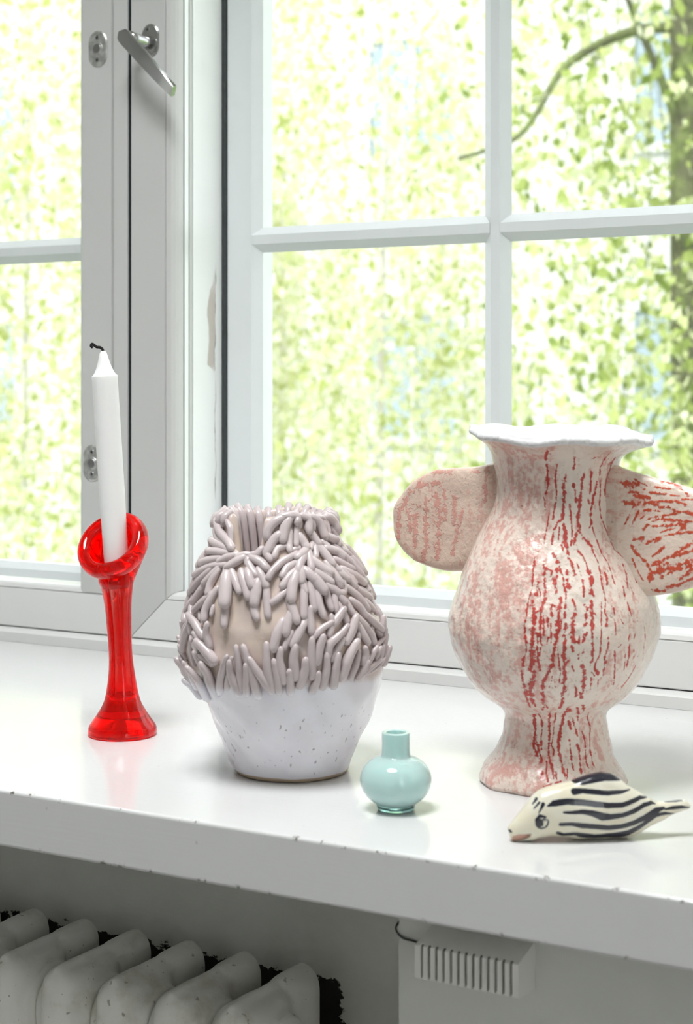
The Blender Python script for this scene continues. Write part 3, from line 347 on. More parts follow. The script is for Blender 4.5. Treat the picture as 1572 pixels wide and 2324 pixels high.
EAR_R = [[0.0017,[0.0617,0.2321],[0.0676,0.2318]],[0.00097,[0.072,0.2315],[0.0769,0.2284]],[0.00073,[0.0651,0.2261],[0.072,0.2264]],[0.00145,[0.0695,0.2235],[0.0759,0.2232],[0.0808,0.2225]],[0.00097,[0.0808,0.2262],[0.0881,0.2255],[0.0943,0.2253]],[0.00073,[0.0967,0.2249],[0.1049,0.2247]],[0.00145,[0.0622,0.2185],[0.0681,0.2173]],[0.00145,[0.073,0.2175],[0.0783,0.2186],[0.0871,0.2176]],[0.00085,[0.0769,0.219],[0.0881,0.2199],[0.1001,0.2204],[0.1096,0.2189]],[0.00097,[0.0881,0.2153],[0.0953,0.216],[0.1025,0.2135],[0.1096,0.2124],[0.1238,0.2116]],[0.00097,[0.0769,0.213],[0.0837,0.2132],[0.0895,0.2125]],[0.00097,[0.0798,0.2061],[0.0871,0.2087],[0.0953,0.21],[0.1025,0.2117]],[0.00109,[0.0827,0.2048],[0.0905,0.207],[0.1001,0.2065],[0.1096,0.2059],[0.1285,0.2063]],[0.00097,[0.0837,0.2011],[0.0929,0.202],[0.1025,0.2033]],[0.00145,[0.1044,0.2048],[0.1096,0.2023],[0.1049,0.1993]],[0.00061,[0.0885,0.1962],[0.0953,0.1993],[0.1025,0.201]],[0.00097,[0.0783,0.1878],[0.0856,0.1914],[0.0929,0.1946],[0.1025,0.1969],[0.1238,0.1997]],[0.00097,[0.0847,0.1895],[0.0905,0.1926]],[0.00121,[0.0686,0.1906],[0.0759,0.1919]],[0.00085,[0.0837,0.1792],[0.0881,0.1827],[0.0929,0.1862]],[0.00145,[0.1001,0.1801],[0.1072,0.186],[0.1144,0.1905],[0.1261,0.1934]],[0.00145,[0.0856,0.1747],[0.0953,0.1784],[0.1049,0.1813],[0.1144,0.1845],[0.1285,0.188]],[0.00121,[0.0827,0.1717],[0.0905,0.1749]],[0.00145,[0.091,0.1717],[0.0953,0.1743]],[0.00194,[0.0818,0.1656],[0.0905,0.1689],[0.1025,0.1723],[0.1144,0.1781],[0.1261,0.1814]],[0.0017,[0.0808,0.1632],[0.0837,0.162]],[0.00121,[0.0905,0.1638],[0.1001,0.169],[0.1144,0.1744]],[0.00145,[0.1039,0.1618],[0.1096,0.1667],[0.1147,0.1712],[0.1238,0.1749]],[0.00109,[0.0943,0.1561],[0.1001,0.1583]],[0.00097,[0.1025,0.158],[0.1096,0.1621],[0.1147,0.1643],[0.1214,0.1693]],[0.00121,[0.0827,0.1531],[0.0881,0.1529],[0.0919,0.1536]],[0.00109,[0.0798,0.172],[0.0822,0.1679],[0.0832,0.1643]],[0.00097,[0.0676,0.1859],[0.0695,0.1813],[0.074,0.1778],[0.0769,0.1747]],[0.00073,[0.074,0.2143],[0.071,0.2095],[0.0681,0.2023]],[0.00061,[0.0691,0.2164],[0.0661,0.2093],[0.0631,0.2021]],[0.00085,[0.0798,0.2019],[0.0759,0.1984]],[0.00048,[0.0779,0.2097],[0.074,0.2063]],[0.00073,[0.089,0.2344],[0.0991,0.2333],[0.1049,0.2302],[0.1115,0.2249]],[0.00073,[0.0681,0.1765],[0.07,0.171],[0.073,0.1651],[0.0759,0.1606]],[0.00061,[0.0686,0.2361],[0.074,0.233],[0.0788,0.2313]],[0.00061,[0.0847,0.2305],[0.0929,0.2298],[0.1001,0.2292]],[0.00061,[0.1068,0.2224],[0.1191,0.2224]],[0.00097,[0.111,0.2138],[0.1214,0.2124]]]
EAR_L = [[0.00215,[-0.1236,0.2184],[-0.111,0.2263],[-0.0928,0.2283]],[0.00251,[-0.1253,0.2146],[-0.132,0.2039],[-0.1329,0.1829]],[0.00286,[-0.1169,0.206],[-0.1169,0.1777]],[0.00251,[-0.1068,0.2138],[-0.1068,0.1767],[-0.1093,0.1654]],[0.00286,[-0.0977,0.2178],[-0.0944,0.2032],[-0.0969,0.1675]],[0.00251,[-0.0813,0.2169],[-0.0813,0.2],[-0.0813,0.1956]],[0.00215,[-0.0731,0.2084],[-0.078,0.1891],[-0.0829,0.172]],[0.00179,[-0.1027,0.2362],[-0.0862,0.2366]],[0.00143,[-0.0659,0.2379],[-0.0578,0.2374]],[0.00179,[-0.0514,0.2412],[-0.0514,0.2158]],[0.00179,[-0.0903,0.2218],[-0.0895,0.1997]],[0.00286,[-0.1236,0.2042],[-0.1211,0.1872]]]
EL_TOP = [[-0.0438,0.2466],[-0.0524,0.2441],[-0.0645,0.2414],[-0.082,0.2402],[-0.098,0.2389],[-0.1105,0.2346],[-0.1214,0.2286],[-0.1287,0.2212],[-0.1341,0.2145],[-0.1378,0.2087],[-0.1397,0.2046]]
EL_BOT = [[-0.0689,0.1599],[-0.075,0.158],[-0.0856,0.1569],[-0.0962,0.1576],[-0.1087,0.1601],[-0.1196,0.1635],[-0.1287,0.1695],[-0.1341,0.1757],[-0.1375,0.182],[-0.1387,0.1868],[-0.1397,0.1948]]
ER_TOP = [[0.0534,0.246],[0.0574,0.2438],[0.0723,0.2397],[0.0878,0.236],[0.1032,0.2329],[0.1141,0.2299]]
ER_BOT = [[0.0692,0.1461],[0.0739,0.1474],[0.0801,0.1484],[0.0878,0.1495],[0.1001,0.1521],[0.1141,0.1571]]
VR_PROF = [[-0.0,0.0575],[0.0075,0.0559],[0.0143,0.0515],[0.0211,0.046],[0.0365,0.0406],[0.0521,0.0379],[0.0576,0.0408],[0.062,0.0478],[0.0675,0.0558],[0.075,0.0631],[0.0828,0.0687],[0.0985,0.0764],[0.117,0.0812],[0.1292,0.0807],[0.1415,0.0779],[0.1603,0.0706],[0.1756,0.0628],[0.191,0.0541],[0.2067,0.0486],[0.222,0.046],[0.2374,0.0467],[0.2527,0.0501],[0.2592,0.0566],[0.2633,0.064],[0.2667,0.0711]]
VR_OFF = [[-0.0,0.0002],[0.0075,0.0],[0.0143,-0.0003],[0.0211,0.0003],[0.0365,0.0027],[0.0521,0.0024],[0.0576,0.0022],[0.062,0.002],[0.0675,0.0022],[0.075,0.0017],[0.0828,0.0015],[0.0985,0.0014],[0.117,0.0014],[0.1292,0.0015],[0.1415,0.0022],[0.1603,0.001],[0.1756,-0.0007],[0.191,-0.0009],[0.2067,0.0015],[0.222,0.0034],[0.2374,0.0041],[0.2527,0.0038],[0.2592,0.0048],[0.2633,0.0063],[0.2667,0.0077]]
VL_PROF = [[0,0.0445],[0.004,0.0465],[0.02,0.0525],[0.04,0.0612],[0.0656,0.0712],[0.08,0.0765],[0.0971,0.0785],[0.12,0.077],[0.14,0.0715],[0.16,0.0645],[0.175,0.0565],[0.185,0.0505],[0.2,0.047],[0.215,0.0465]]
VL_OFF = [[0,0],[0.0656,-0.0015],[0.0971,-0.0055],[0.12,-0.007],[0.16,-0.0095],[0.2,-0.0133],[0.215,-0.0135]]
A_TOP = [[-0.0633,0.0078],[-0.0625,0.0103],[-0.0604,0.0127],[-0.057,0.0168],[-0.0527,0.0217],[-0.0493,0.0262],[-0.0468,0.0294],[-0.0417,0.0337],[-0.0357,0.0361],[-0.0255,0.0382],[-0.0187,0.0397],[-0.0144,0.0415],[-0.0067,0.0437],[0.001,0.045],[0.0088,0.0437],[0.0139,0.0403],[0.0191,0.036],[0.026,0.0319],[0.0329,0.0275],[0.0398,0.0239],[0.045,0.0238],[0.0519,0.0243],[0.0589,0.0248],[0.0628,0.0222]]
A_BOT = [[-0.0633,0.0078],[-0.0625,0.0064],[-0.0616,0.0028],[-0.0608,0.0001],[-0.0591,-0.0015],[-0.057,-0.0021],[-0.0527,-0.0017],[-0.0493,-0.0009],[-0.0425,0.0018],[-0.034,0.0028],[-0.0272,0.0022],[-0.0221,0.0016],[-0.0152,0.0001],[-0.0075,-0.0005],[0.0002,-0.0009],[0.0139,-0.0008],[0.0225,0.0011],[0.0286,0.0042],[0.0346,0.0078],[0.0441,0.0113],[0.0502,0.0149],[0.0571,0.0169],[0.0615,0.018],[0.0628,0.0192]]
A_STRIPES = [[[-0.0187,0.04,0.00084],[-0.0135,0.0402,0.00188],[-0.0067,0.0417,0.0023],[0.001,0.0429,0.00231],[0.0088,0.0422,0.00189],[0.0135,0.0404,0.00063]],[[-0.0199,0.0344,0.00188],[-0.0144,0.0348,0.00142],[-0.0067,0.034,0.00151],[0.0028,0.0331,0.00134],[0.0113,0.0333,0.00117],[0.0195,0.0341,0.00034]],[[-0.0387,0.0255,0.00042],[-0.034,0.0274,0.00188],[-0.0255,0.0286,0.00184],[-0.0152,0.028,0.00184],[-0.0067,0.0267,0.00184],[0.0028,0.0255,0.00168],[0.0122,0.0253,0.00159],[0.0208,0.0273,0.00143],[0.026,0.0287,0.00109],[0.032,0.0278,0.00034]],[[-0.0276,0.0216,0.00075],[-0.0221,0.0215,0.00109],[-0.0152,0.0219,0.00142],[-0.0084,0.0208,0.00193],[-0.0015,0.0184,0.00243],[0.0036,0.018,0.00184],[0.0122,0.0186,0.00151],[0.0208,0.0208,0.00151],[0.0286,0.024,0.00143],[0.0346,0.0247,0.00101],[0.0376,0.0235,0.00034]],[[-0.0298,0.0135,0.00117],[-0.0221,0.0137,0.00125],[-0.0152,0.0125,0.00176],[-0.0067,0.0116,0.00168],[0.0028,0.0105,0.00168],[0.0122,0.011,0.00159],[0.0208,0.0129,0.00168],[0.0286,0.0156,0.00185],[0.0372,0.0195,0.00193],[0.0433,0.0206,0.00084]],[[-0.031,0.0073,0.00109],[-0.0272,0.0057,0.00125],[-0.0195,0.0065,0.00125],[-0.0135,0.0051,0.00184],[-0.0058,0.004,0.00168],[0.0028,0.0046,0.00168],[0.0113,0.0043,0.00252],[0.0174,0.0058,0.0021],[0.0243,0.009,0.00168],[0.0312,0.013,0.00143],[0.0372,0.0166,0.00126],[0.0441,0.0171,0.00101],[0.0519,0.016,0.00034]],[[0.0441,0.0198,0.00059],[0.0502,0.0204,0.00118],[0.0562,0.0207,0.00101],[0.0628,0.0196,0.00025]],[[0.045,0.0238,0.00025],[0.0519,0.0242,0.00051],[0.0571,0.0244,0.00025]],[[-0.0464,0.0167,0.0005],[-0.0434,0.0192,0.00108],[-0.0396,0.0186,0.00067]],[[-0.0462,0.0165,0.00042],[-0.0421,0.0167,0.00058],[-0.0379,0.0168,0.00042]],[[-0.0444,0.0296,0.00067],[-0.0475,0.0261,0.00033]],[[-0.0432,0.0277,0.00067],[-0.047,0.0236,0.00033]],[[-0.041,0.0268,0.00117],[-0.0442,0.021,0.00033]],[[-0.0622,0.008,0.00083],[-0.0617,0.0073,0.00075]],[[-0.0462,0.0157,0.0005],[-0.0458,0.0131,0.00058],[-0.0442,0.0113,0.00058],[-0.0421,0.0107,0.00058],[-0.0398,0.0115,0.00058],[-0.0383,0.0133,0.00058],[-0.0379,0.0158,0.0005]],[[-0.0438,0.0156,0.00184],[-0.0436,0.0135,0.00167]],[[-0.0417,0.0157,0.0005],[-0.0417,0.0126,0.0005]]]
A_MOUTH = [[-0.0602,0.0048],[-0.057,0.006],[-0.0487,0.0066],[-0.0495,0.0045],[-0.0532,0.0021],[-0.0591,0.0004],[-0.061,0.0015]]
# ------------------------------------------------------------------ object materials
nt = NT('floor_wood'); v = nt.coord('Object', (1.5, 14, 14))
nt.set(color=nt.mix(nt.noise(v, 2, 5), (.36, .355, .34), (.44, .43, .41)), rough=.4); M['floor_wood'] = nt.m

nt = NT('red_glass'); nt.set(color=(1, .93, .92), rough=.0, trans=1.0, ior=1.46)
df = nt.new('ShaderNodeBsdfDiffuse'); df.inputs[0].default_value = (.90, .012, .004, 1)
tl = nt.new('ShaderNodeBsdfTranslucent'); tl.inputs[0].default_value = (.95, .030, .006, 1)
m1 = nt.new('ShaderNodeMixShader'); m1.inputs[0].default_value = .65
nt.l.new(df.outputs[0], m1.inputs[1]); nt.l.new(tl.outputs[0], m1.inputs[2])
m2 = nt.new('ShaderNodeMixShader'); m2.inputs[0].default_value = .17
nt.l.new(nt.p.outputs[0], m2.inputs[1]); nt.l.new(m1.outputs[0], m2.inputs[2]); nt.l.new(m2.outputs[0], nt.out.inputs['Surface'])
va = nt.new('ShaderNodeVolumeAbsorption'); va.inputs['Color'].default_value = (1.0, .10, .02, 1); va.inputs['Density'].default_value = 700
nt.l.new(va.outputs[0], nt.out.inputs['Volume']); M['red_glass'] = nt.m
nt = NT('wax'); nt.set(color=(.88, .88, .87), rough=.42, sss=.35)
nt.p.inputs['Subsurface Radius'].default_value = (1, .9, .8); nt.p.inputs['Subsurface Scale'].default_value = .006
M['wax'] = nt.m
simple('wick', (.012, .011, .010), .9)

# finger vase clay: mauve grey above, white glaze below, bare clay at the very foot
def clay(name, upper_a, upper_b, glaze_hi):
    nt = NT(name)
    v = nt.coord('Object'); x, y, z = xyz(nt, v)
    n1 = nt.noise(v, 24, 5); n2 = nt.noise(v, 90, 4)
    up = nt.mix(nt.ss(n1, .35, .65), upper_a, upper_b)
    zz_ = nt.math('ADD', z, nt.math('MULTIPLY', nt.math('SUBTRACT', n1, .5), .022))
    gl = nt.ss(zz_, glaze_hi + .006, glaze_hi - .006)
    glc = nt.mix(nt.ss(n1, .4, .7), (.82, .80, .85), (.76, .72, .77))
    cc = nt.mix(gl, up, glc)
    pits = nt.math('MULTIPLY', nt.ss(nt.noise(nt.coord('Object', (1, 1, .6)), 330, 2, .3), .70, .73), nt.ss(z, .072, .05))
    cc = nt.mix(nt.math('MULTIPLY', pits, .55), cc, (.16, .13, .13))
    zb = nt.math('ADD', z, nt.math('MULTIPLY', nt.math('SUBTRACT', n1, .5), .004))
    cc = nt.mix(nt.ss(zb, .0042, .0030), cc, (.50, .38, .27))
    nt.set(color=cc, rough=nt.math('ADD', nt.math('MULTIPLY', n1, .1), .20), coat=.25, coat_rough=.12)
    nt.bump(nt.math('ADD', nt.math('ADD', n1, nt.math('MULTIPLY', n2, .35)), nt.math('MULTIPLY', pits, -1.2)), .45, .0016)
    M[name] = nt.m
clay('vase_clay', (.70, .575, .485), (.60, .49, .45), .081)
clay('finger_clay', (.635, .55, .548), (.55, .47, .475), .0745)

# crayon drawing on white slip
def crayon(name, base, red, redf, pinkc, sx, sz, thr=.12, vstretch=(1, 1, .13)):
    nt = NT(name)
    v = nt.coord('Object')
    st = nt.attr('stroke'); an_ = nt.attr('ang'); hg = nt.attr('hgt'); pk = nt.attr('pink')
    cb = nt.new('ShaderNodeCombineXYZ')
    nt.put(cb.inputs[0], nt.math('MULTIPLY', an_, sx)); nt.put(cb.inputs[1], nt.math('MULTIPLY', hg, sz))
    streak = nt.noise(nt.coord('Object', vstretch), 170, 4, .6); patch_ = nt.noise(nt.coord('Object', (1, 1, .45)), 30, 4, .6)
    grain = nt.noise(v, 620, 3, .6); grain2 = nt.noise(v, 260, 4, .65)
    blotch = nt.noise(v, 16, 4)
    gg = nt.math('ADD', nt.math('MULTIPLY', nt.math('SUBTRACT', grain, .5), 2.2), nt.math('MULTIPLY', nt.math('SUBTRACT', grain2, .5), 4.2))
    mask = nt.ss(nt.math('ADD', st, gg), thr, thr + .35)
    pm = nt.math('ADD', nt.math('MULTIPLY', streak, .60), nt.math('MULTIPLY', patch_, .40))
    pm = nt.ss(nt.math('ADD', nt.math('ADD', pm, nt.math('MULTIPLY', pk, .19)), nt.math('MULTIPLY', nt.math('SUBTRACT', grain2, .5), .55)), .60, .74)
    soft = nt.ss(nt.math('ADD', nt.math('MULTIPLY', blotch, .6), nt.math('MULTIPLY', pk, .5)), .3, .95)
    cc = nt.mix(nt.math('MULTIPLY', soft, .34), base, pinkc)
    cc = nt.mix(nt.math('MULTIPLY', pm, .66), cc, tuple(.55 * a + .45 * b for a, b in zip(red, pinkc)))
    cc = nt.mix(nt.math('MULTIPLY', mask, redf), cc, red)
    dots = nt.ss(nt.noise(v, 420, 2, .3), .735, .76)
    cc = nt.mix(nt.math('MULTIPLY', dots, .55), cc, (.22, .13, .09))
    rimm = nt.ss(hg, .2642, .2655)
    cc = nt.mix(rimm, cc, (.74, .73, .74))
    nt.set(color=cc, rough=nt.math('ADD', .24, nt.math('MULTIPLY', mask, .25)), coat=.3, coat_rough=.1)
    relief = nt.math('ADD', nt.math('MULTIPLY', nt.noise(v, 55, 5, .6), 1.0), nt.math('ADD', nt.math('MULTIPLY', grain2, .25), nt.math('MULTIPLY', mask, .12)))
    nt.bump(relief, .75, .0030)
    M[name] = nt.m
crayon('crayon_body', (.80, .70, .615), (.50, .030, .018), .96, (.78, .53, .45), 20, 34)
crayon('crayon_ear', (.76, .63, .53), (.56, .055, .010), .95, (.74, .50, .42), 8, 60, .12, (.2, 1, 1))
crayon('crayon_pink', (.70, .55, .45), (.60, .22, .18), .66, (.70, .45, .38), 9, 22, .25)  # left ear: base colour darkened to look backlit

nt = NT('aqua_glass')
nt.set(color=(.62, .93, .885), rough=.10, trans=.25, ior=1.45, sss=.55, coat=.6, coat_rough=.03)
nt.p.inputs['Subsurface Radius'].default_value = (.7, 1, 1); nt.p.inputs['Subsurface Scale'].default_value = .008
M['aqua_glass'] = nt.m
nt = NT('aqua_foot'); nt.set(color=(.55, .90, .84), rough=.02, trans=.92, ior=1.48); M['aqua_foot'] = nt.m

nt = NT('striped_glaze')
v = nt.coord('Object')
n1 = nt.noise(v, 45, 4); n2 = nt.noise(v, 300, 3)
st = nt.math('ADD', nt.attr('stroke'), nt.math('MULTIPLY', nt.math('SUBTRACT', n2, .5), .9))
base = nt.mix(nt.ss(n1, .35, .7), (.74, .69, .53), (.80, .77, .65))
cc = nt.mix(nt.math('MULTIPLY', nt.attr('mouth'), .8), base, (.62, .30, .22))
halo = nt.ss(st, -.5, .2)
cc = nt.mix(nt.math('MULTIPLY', halo, .5), cc, (.10, .16, .22))
cc = nt.mix(nt.ss(st, 0, .5), cc, nt.mix(n1, (.008, .009, .014), (.016, .014, .030)))
nt.set(color=cc, rough=.20, coat=.5, coat_rough=.06)
nt.bump(nt.math('ADD', nt.noise(v, 120, 4), nt.math('MULTIPLY', nt.ss(st, 0, .5), .3)), .15, .0008)
M['striped_glaze'] = nt.m

nt = NT('radiator_paint')
v = nt.new('ShaderNodeNewGeometry').outputs['Position']
n1 = nt.noise(v, 22, 6, .65); n2 = nt.noise(v, 140, 4)
cc = nt.mix(nt.ss(n1, .48, .72), (.78, .77, .72), (.58, .56, .48))
cc = nt.mix(nt.math('MULTIPLY', nt.ss(nt.noise(v, 190, 2, .3), .73, .75), .6), cc, (.18, .15, .10))
nt.set(color=cc, rough=.42)
nt.bump(nt.math('ADD', n1, nt.math('MULTIPLY', n2, .3)), .4, .002)
M['radiator_paint'] = nt.m
simple('sensor_plastic', (.84, .83, .78), .45)
simple('slot_shade', (.02, .022, .02), .6)
simple('component_metal', (.6, .55, .45), .35, .6)
simple('lawn', (.16, .26, .07), .9)
simple('house_white', (.58, .58, .59), .9)
simple('house_frame', (.55, .56, .58), .6)
simple('house_pane', (.30, .37, .45), .08)
simple('bark_pale', (.58, .55, .53), .8)
nt = NT('bark_moss'); v = nt.coord('Object')
nt.set(color=nt.mix(nt.ss(nt.noise(v, 6, 5), .4, .6), (.09, .095, .05), (.15, .19, .06)), rough=.9); M['bark_moss'] = nt.m
def leafmat(name, cols):
    nt = NT(name)
    g = nt.new('ShaderNodeNewGeometry')
    r = nt.new('ShaderNodeValToRGB'); nt.l.new(g.outputs['Random Per Island'], r.inputs[0])
    e = r.color_ramp.elements
    e[0].color = (*cols[0], 1); e[1].color = (*cols[-1], 1)
    for i, c_ in enumerate(cols[1:-1]):
        el = e.new((i + 1) / (len(cols) - 1)); el.color = (*c_, 1)
    df = nt.new('ShaderNodeBsdfDiffuse'); tl = nt.new('ShaderNodeBsdfTranslucent'); mx = nt.new('ShaderNodeMixShader')
    mx.inputs[0].default_value = .5
    nt.l.new(r.outputs[0], df.inputs[0]); nt.l.new(r.outputs[0], tl.inputs[0])
    nt.l.new(df.outputs[0], mx.inputs[1]); nt.l.new(tl.outputs[0], mx.inputs[2]); nt.l.new(mx.outputs[0], nt.out.inputs[0])
    M[name] = nt.m
leafmat('leaf_light', [(.44, .50, .16), (.68, .71, .40), (.80, .80, .62), (.87, .86, .80)])
leafmat('leaf_mid', [(.20, .27, .07), (.45, .53, .18), (.67, .71, .40), (.82, .83, .68)])
# ------------------------------------------------------------------ room shell
def struct(name, me, mat, label, cat, parent=None):
    o = link(name, me, M[mat], parent)
    return tag(o, label, cat, kind='structure')

XL, XR, YB, ZF, ZC = -2.6, 2.0, -3.4, -0.82, 1.85
struct('floor', box((XL, YB, ZF - .1), (XR, .76, ZF)), 'floor_wood', 'grey stained wooden floor of the room', 'floor')
struct('ceiling', box((XL - .2, YB - .2, ZC), (XR + .2, .76, ZC + .2)), 'room_paint', 'white ceiling of the room', 'ceiling')
struct('wall_back', box((XL - .2, YB - .2, ZF), (XR + .2, YB, ZC)), 'room_paint', 'white wall at the far end of the room', 'wall')
struct('wall_left', box((XL - .2, YB, ZF), (XL, .76, ZC)), 'room_paint', 'white wall at the left of the room', 'wall')
struct('wall_right', boxes([((XR, YB, ZF), (XR + .2, -2.2, ZC)), ((XR, -1.4, ZF), (XR + .2, .76, ZC)),
                            ((XR, -2.2, ZF), (XR + .2, -1.4, .0)), ((XR, -2.2, 1.3), (XR + .2, -1.4, ZC))]), 'room_paint',
       'white wall at the right of the room with an opening added for fill light', 'wall')  # opening added to bring fill daylight into the room
cl = empty('ceiling_fill', (-.10, -.40, ZC)); tag(cl, 'round white fill light added to the ceiling above the sill', 'lamp')  # unseen fixture, added around the fill light
link('fill_housing', fix(lathe('housing', [(.38, 0), (.38, -.05), (.375, -.055), (.365, -.05), (.365, -.02)], 64, (-.10, -.40), ZC - .0005, True, True)), M['room_paint'], cl)
# thick outer wall around the window recess, in front of it the radiator niche
wf = struct('wall_front', boxes([((.36, .045, ZF), (XR, .76, ZC)), ((XL, .045, ZF), (-1.5, .76, ZC)),
                            ((-1.5, .045, 1.34), (.36, .76, ZC)), ((.0158, .045, ZF), (.36, .76, -.0428)),
                            ((-1.5, .2, ZF), (.0158, .76, -.0428)), ((-1.5, .045, ZF), (-.98, .2, -.0428)),
                            ((.23, .545, -.0428), (.36, .76, 1.34)), ((-1.5, .545, -.0428), (-1.39, .76, 1.34))]),
            'wall_paint', 'grey white plaster wall below the sill beside the radiator', 'wall')
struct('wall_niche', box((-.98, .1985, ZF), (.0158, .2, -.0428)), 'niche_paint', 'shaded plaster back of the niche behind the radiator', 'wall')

sill = link('window_sill', box((-1.5, 0, -.0428), (.36, .565, 0), .0022, 3), M['sill_paint'])
tag(sill, 'broad white gloss painted window sill with chipped front edge', 'window sill')

# ------------------------------------------------------------------ windows
def member(name, prof_v, prof_h, rect, side, mat, parent, gap=.0006):
    """one mitred member of a rectangular frame; profiles are (inward, y) lists of equal length"""
    x0, z0, x1, z1 = rect
    rows = []
    for end in (0, 1):
        ring = []
        for (wv, y), (wh, yh) in zip(prof_v, prof_h):
            if side in 'LR':
                X = x0 + wv if side == 'L' else x1 - wv
                Z = (z0 + wh + gap) if end == 0 else (z1 - wh - gap)
                ring.append((X, y, Z))
            else:
                Z = z0 + wh if side == 'B' else z1 - wh
                X = (x0 + wv + gap) if end == 0 else (x1 - wv - gap)
                ring.append((X, yh, Z))
        rows.append(ring)
    me = grid_mesh(name, rows, True, True, True)
    return link(name, fix(me), M[mat], parent)

def frame_ring(names, prof_v, prof_h, rect, mats, parent, gap=.0006):
    return [member(n, prof_v, prof_h, rect, s, m, parent, gap) for n, s, m in zip(names, 'LRBT', mats)]

SV = [(0, .5612), (.0012, .560), (.0478, .560), (.0486, .5622), (.0496, .5622), (.0500, .5606), (.0548, .5630), (.0575, .5675), (.0588, .5720), (.0590, .5805), (.0495, .5806), (.0495, .5945), (.0575, .5946), (.0575, .600), (0, .600)]
SH = [(0, .5612), (.0012, .560), (.0452, .560), (.0458, .5622), (.0466, .5622), (.0470, .5606), (.0510, .5618), (.0530, .5640), (.0540, .5680), (.0541, .5805), (.0450, .5806), (.0450, .5945), (.0530, .5946), (.0530, .600), (0, .600)]
SVL = [(0, .5625), (.0190, .5615), (.0198, .5640), (.0212, .5640), (.0220, .5603), (.0640, .560), (.0668, .5610), (.0700, .5650), (.0712, .5720), (.0715, .5805), (.0620, .5806), (.0620, .5945), (.0700, .5946), (.0700, .600), (0, .600)]
OV = [(0, .664), (.001, .663), (.0340, .663), (.0446, .6720), (.0446, .6722), (.0340, .6723), (.0340, .6755), (.040, .6756), (.040, .700), (0, .700)]
OH = [(0, .664), (.001, .663), (.0304, .663), (.0385, .6720), (.0385, .6722), (.0300, .6723), (.0300, .6755), (.036, .6756), (.036, .700), (0, .700)]
SPV = [(.0500, .5838), (.0588, .5838), (.0588, .5912), (.0500, .5912)]
SPH = [(.0455, .5838), (.0539, .5838), (.0539, .5912), (.0455, .5912)]
SPVL = [(.0625, .5838), (.0712, .5838), (.0712, .5912), (.0625, .5912)]
STILES = ['stile', 'stile', 'bottom_rail', 'top_rail']

def window(name, rect, orect, sv, spv, glass_in, vbars, hbars, label):
    w = empty(name, (rect[0], .56, rect[1]))
    tag(w, label, 'window', kind='structure')
    frame_ring(STILES, sv, SH, rect, ['sash_paint', 'sash_paint', 'rail_paint', 'rail_paint'], w)
    sp = empty('insulating_glass', (rect[0], .58, rect[1])); sp.parent = w; sp.matrix_parent_inverse = Matrix.Translation(-w.location)
    def sub(nm, me, mat):
        o = link(nm, me, M[mat]); o.parent = sp
        o.matrix_parent_inverse = Matrix.Translation(-sp.location)
        return o
    x0, z0, x1, z1 = rect
    for n, s in zip(['spacer_bar'] * 4, 'LRBT'):
        m_ = member(n, spv, SPH, rect, s, 'spacer', None, 0.0)
        m_.parent = sp; m_.matrix_parent_inverse = Matrix.Translation(-sp.location)
    gi = spv[0][0]
    for ya, yb in ((.5808, .5836), (.5914, .5942)):
        sub('pane', box((x0 + gi, ya, z0 + .0456), (x1 - gi, yb, z1 - .0456)), 'pane_glass')
    # outer sash with glazing bars
    frame_ring(['outer_stile', 'outer_stile', 'outer_bottom_rail', 'outer_top_rail'], OV, OH, orect, ['outer_paint'] * 4, w)
    a0, b0, a1, b1 = orect
    gx0, gx1, gz0, gz1 = a0 + .0446, a1 - .0446, b0 + .0385, b1 - .0385
    hw, bw = .0053, .0105
    for xc in vbars:
        pr = [(xc - hw, .663), (xc + hw, .663), (xc + hw + bw, .6722), (xc - hw - bw, .6722)]
        rows = [[(p[0], p[1], zz) for p in pr] for zz in (gz0 - .008, gz1 + .008)]
        link('glazing_bar', fix(grid_mesh('bar', rows, True, True, True)), M['outer_paint'], w)
    xs = [gx0 - .0125] + sorted(vbars) + [gx1 + .0125]
    for zc in hbars:
        for k, (xa, xb) in enumerate(zip(xs, xs[1:])):
            # scribed ends follow the slopes of the upright bars
            pr = [(zc - hw, .663, 0), (zc + hw, .663, 0), (zc + hw + .0095, .6722, 1), (zc - hw - .0095, .6722, 1)]
            ea = hw + .0008 if k > 0 else .0016
            eb = hw + .0008 if k < len(xs) - 2 else .0016
            rows = [[(xa + ea + p[2] * .0090, p[1], p[0]) for p in pr], [(xb - eb - p[2] * .0090, p[1], p[0]) for p in pr]]
            link('glazing_bar', fix(grid_mesh('bar', rows, True, True, True)), M['outer_paint'], w)
    # outer panes between the bars
    cx = [gx0 - .005] + sorted(vbars) + [gx1 + .005]; cz = [gz0 - .005] + sorted(hbars) + [gz1 + .005]
    for xa, xb in zip(cx, cx[1:]):
        for za, zb in zip(cz, cz[1:]):
            link('outer_pane', box((xa + .001, .6724, za + .001), (xb - .001, .6750, zb - .001)), M['pane_glass'], w)
    return w

HB = [.4738, .8865]
w2 = window('window_2', (-.6027, .0165, .2210, 1.33), (-.5394, .0400, .1500, 1.315), SV, SPV, None, [-.1942], HB,
            'white window with a lever handle behind the pale vases')
w1 = window('window_1', (-1.3840, .0165, -.6084, 1.33), (-1.3300, .0400, -.6720, 1.315), SVL, SPVL, None, [-1.001], HB,
            'white window at left behind the candle with oval lock plates')

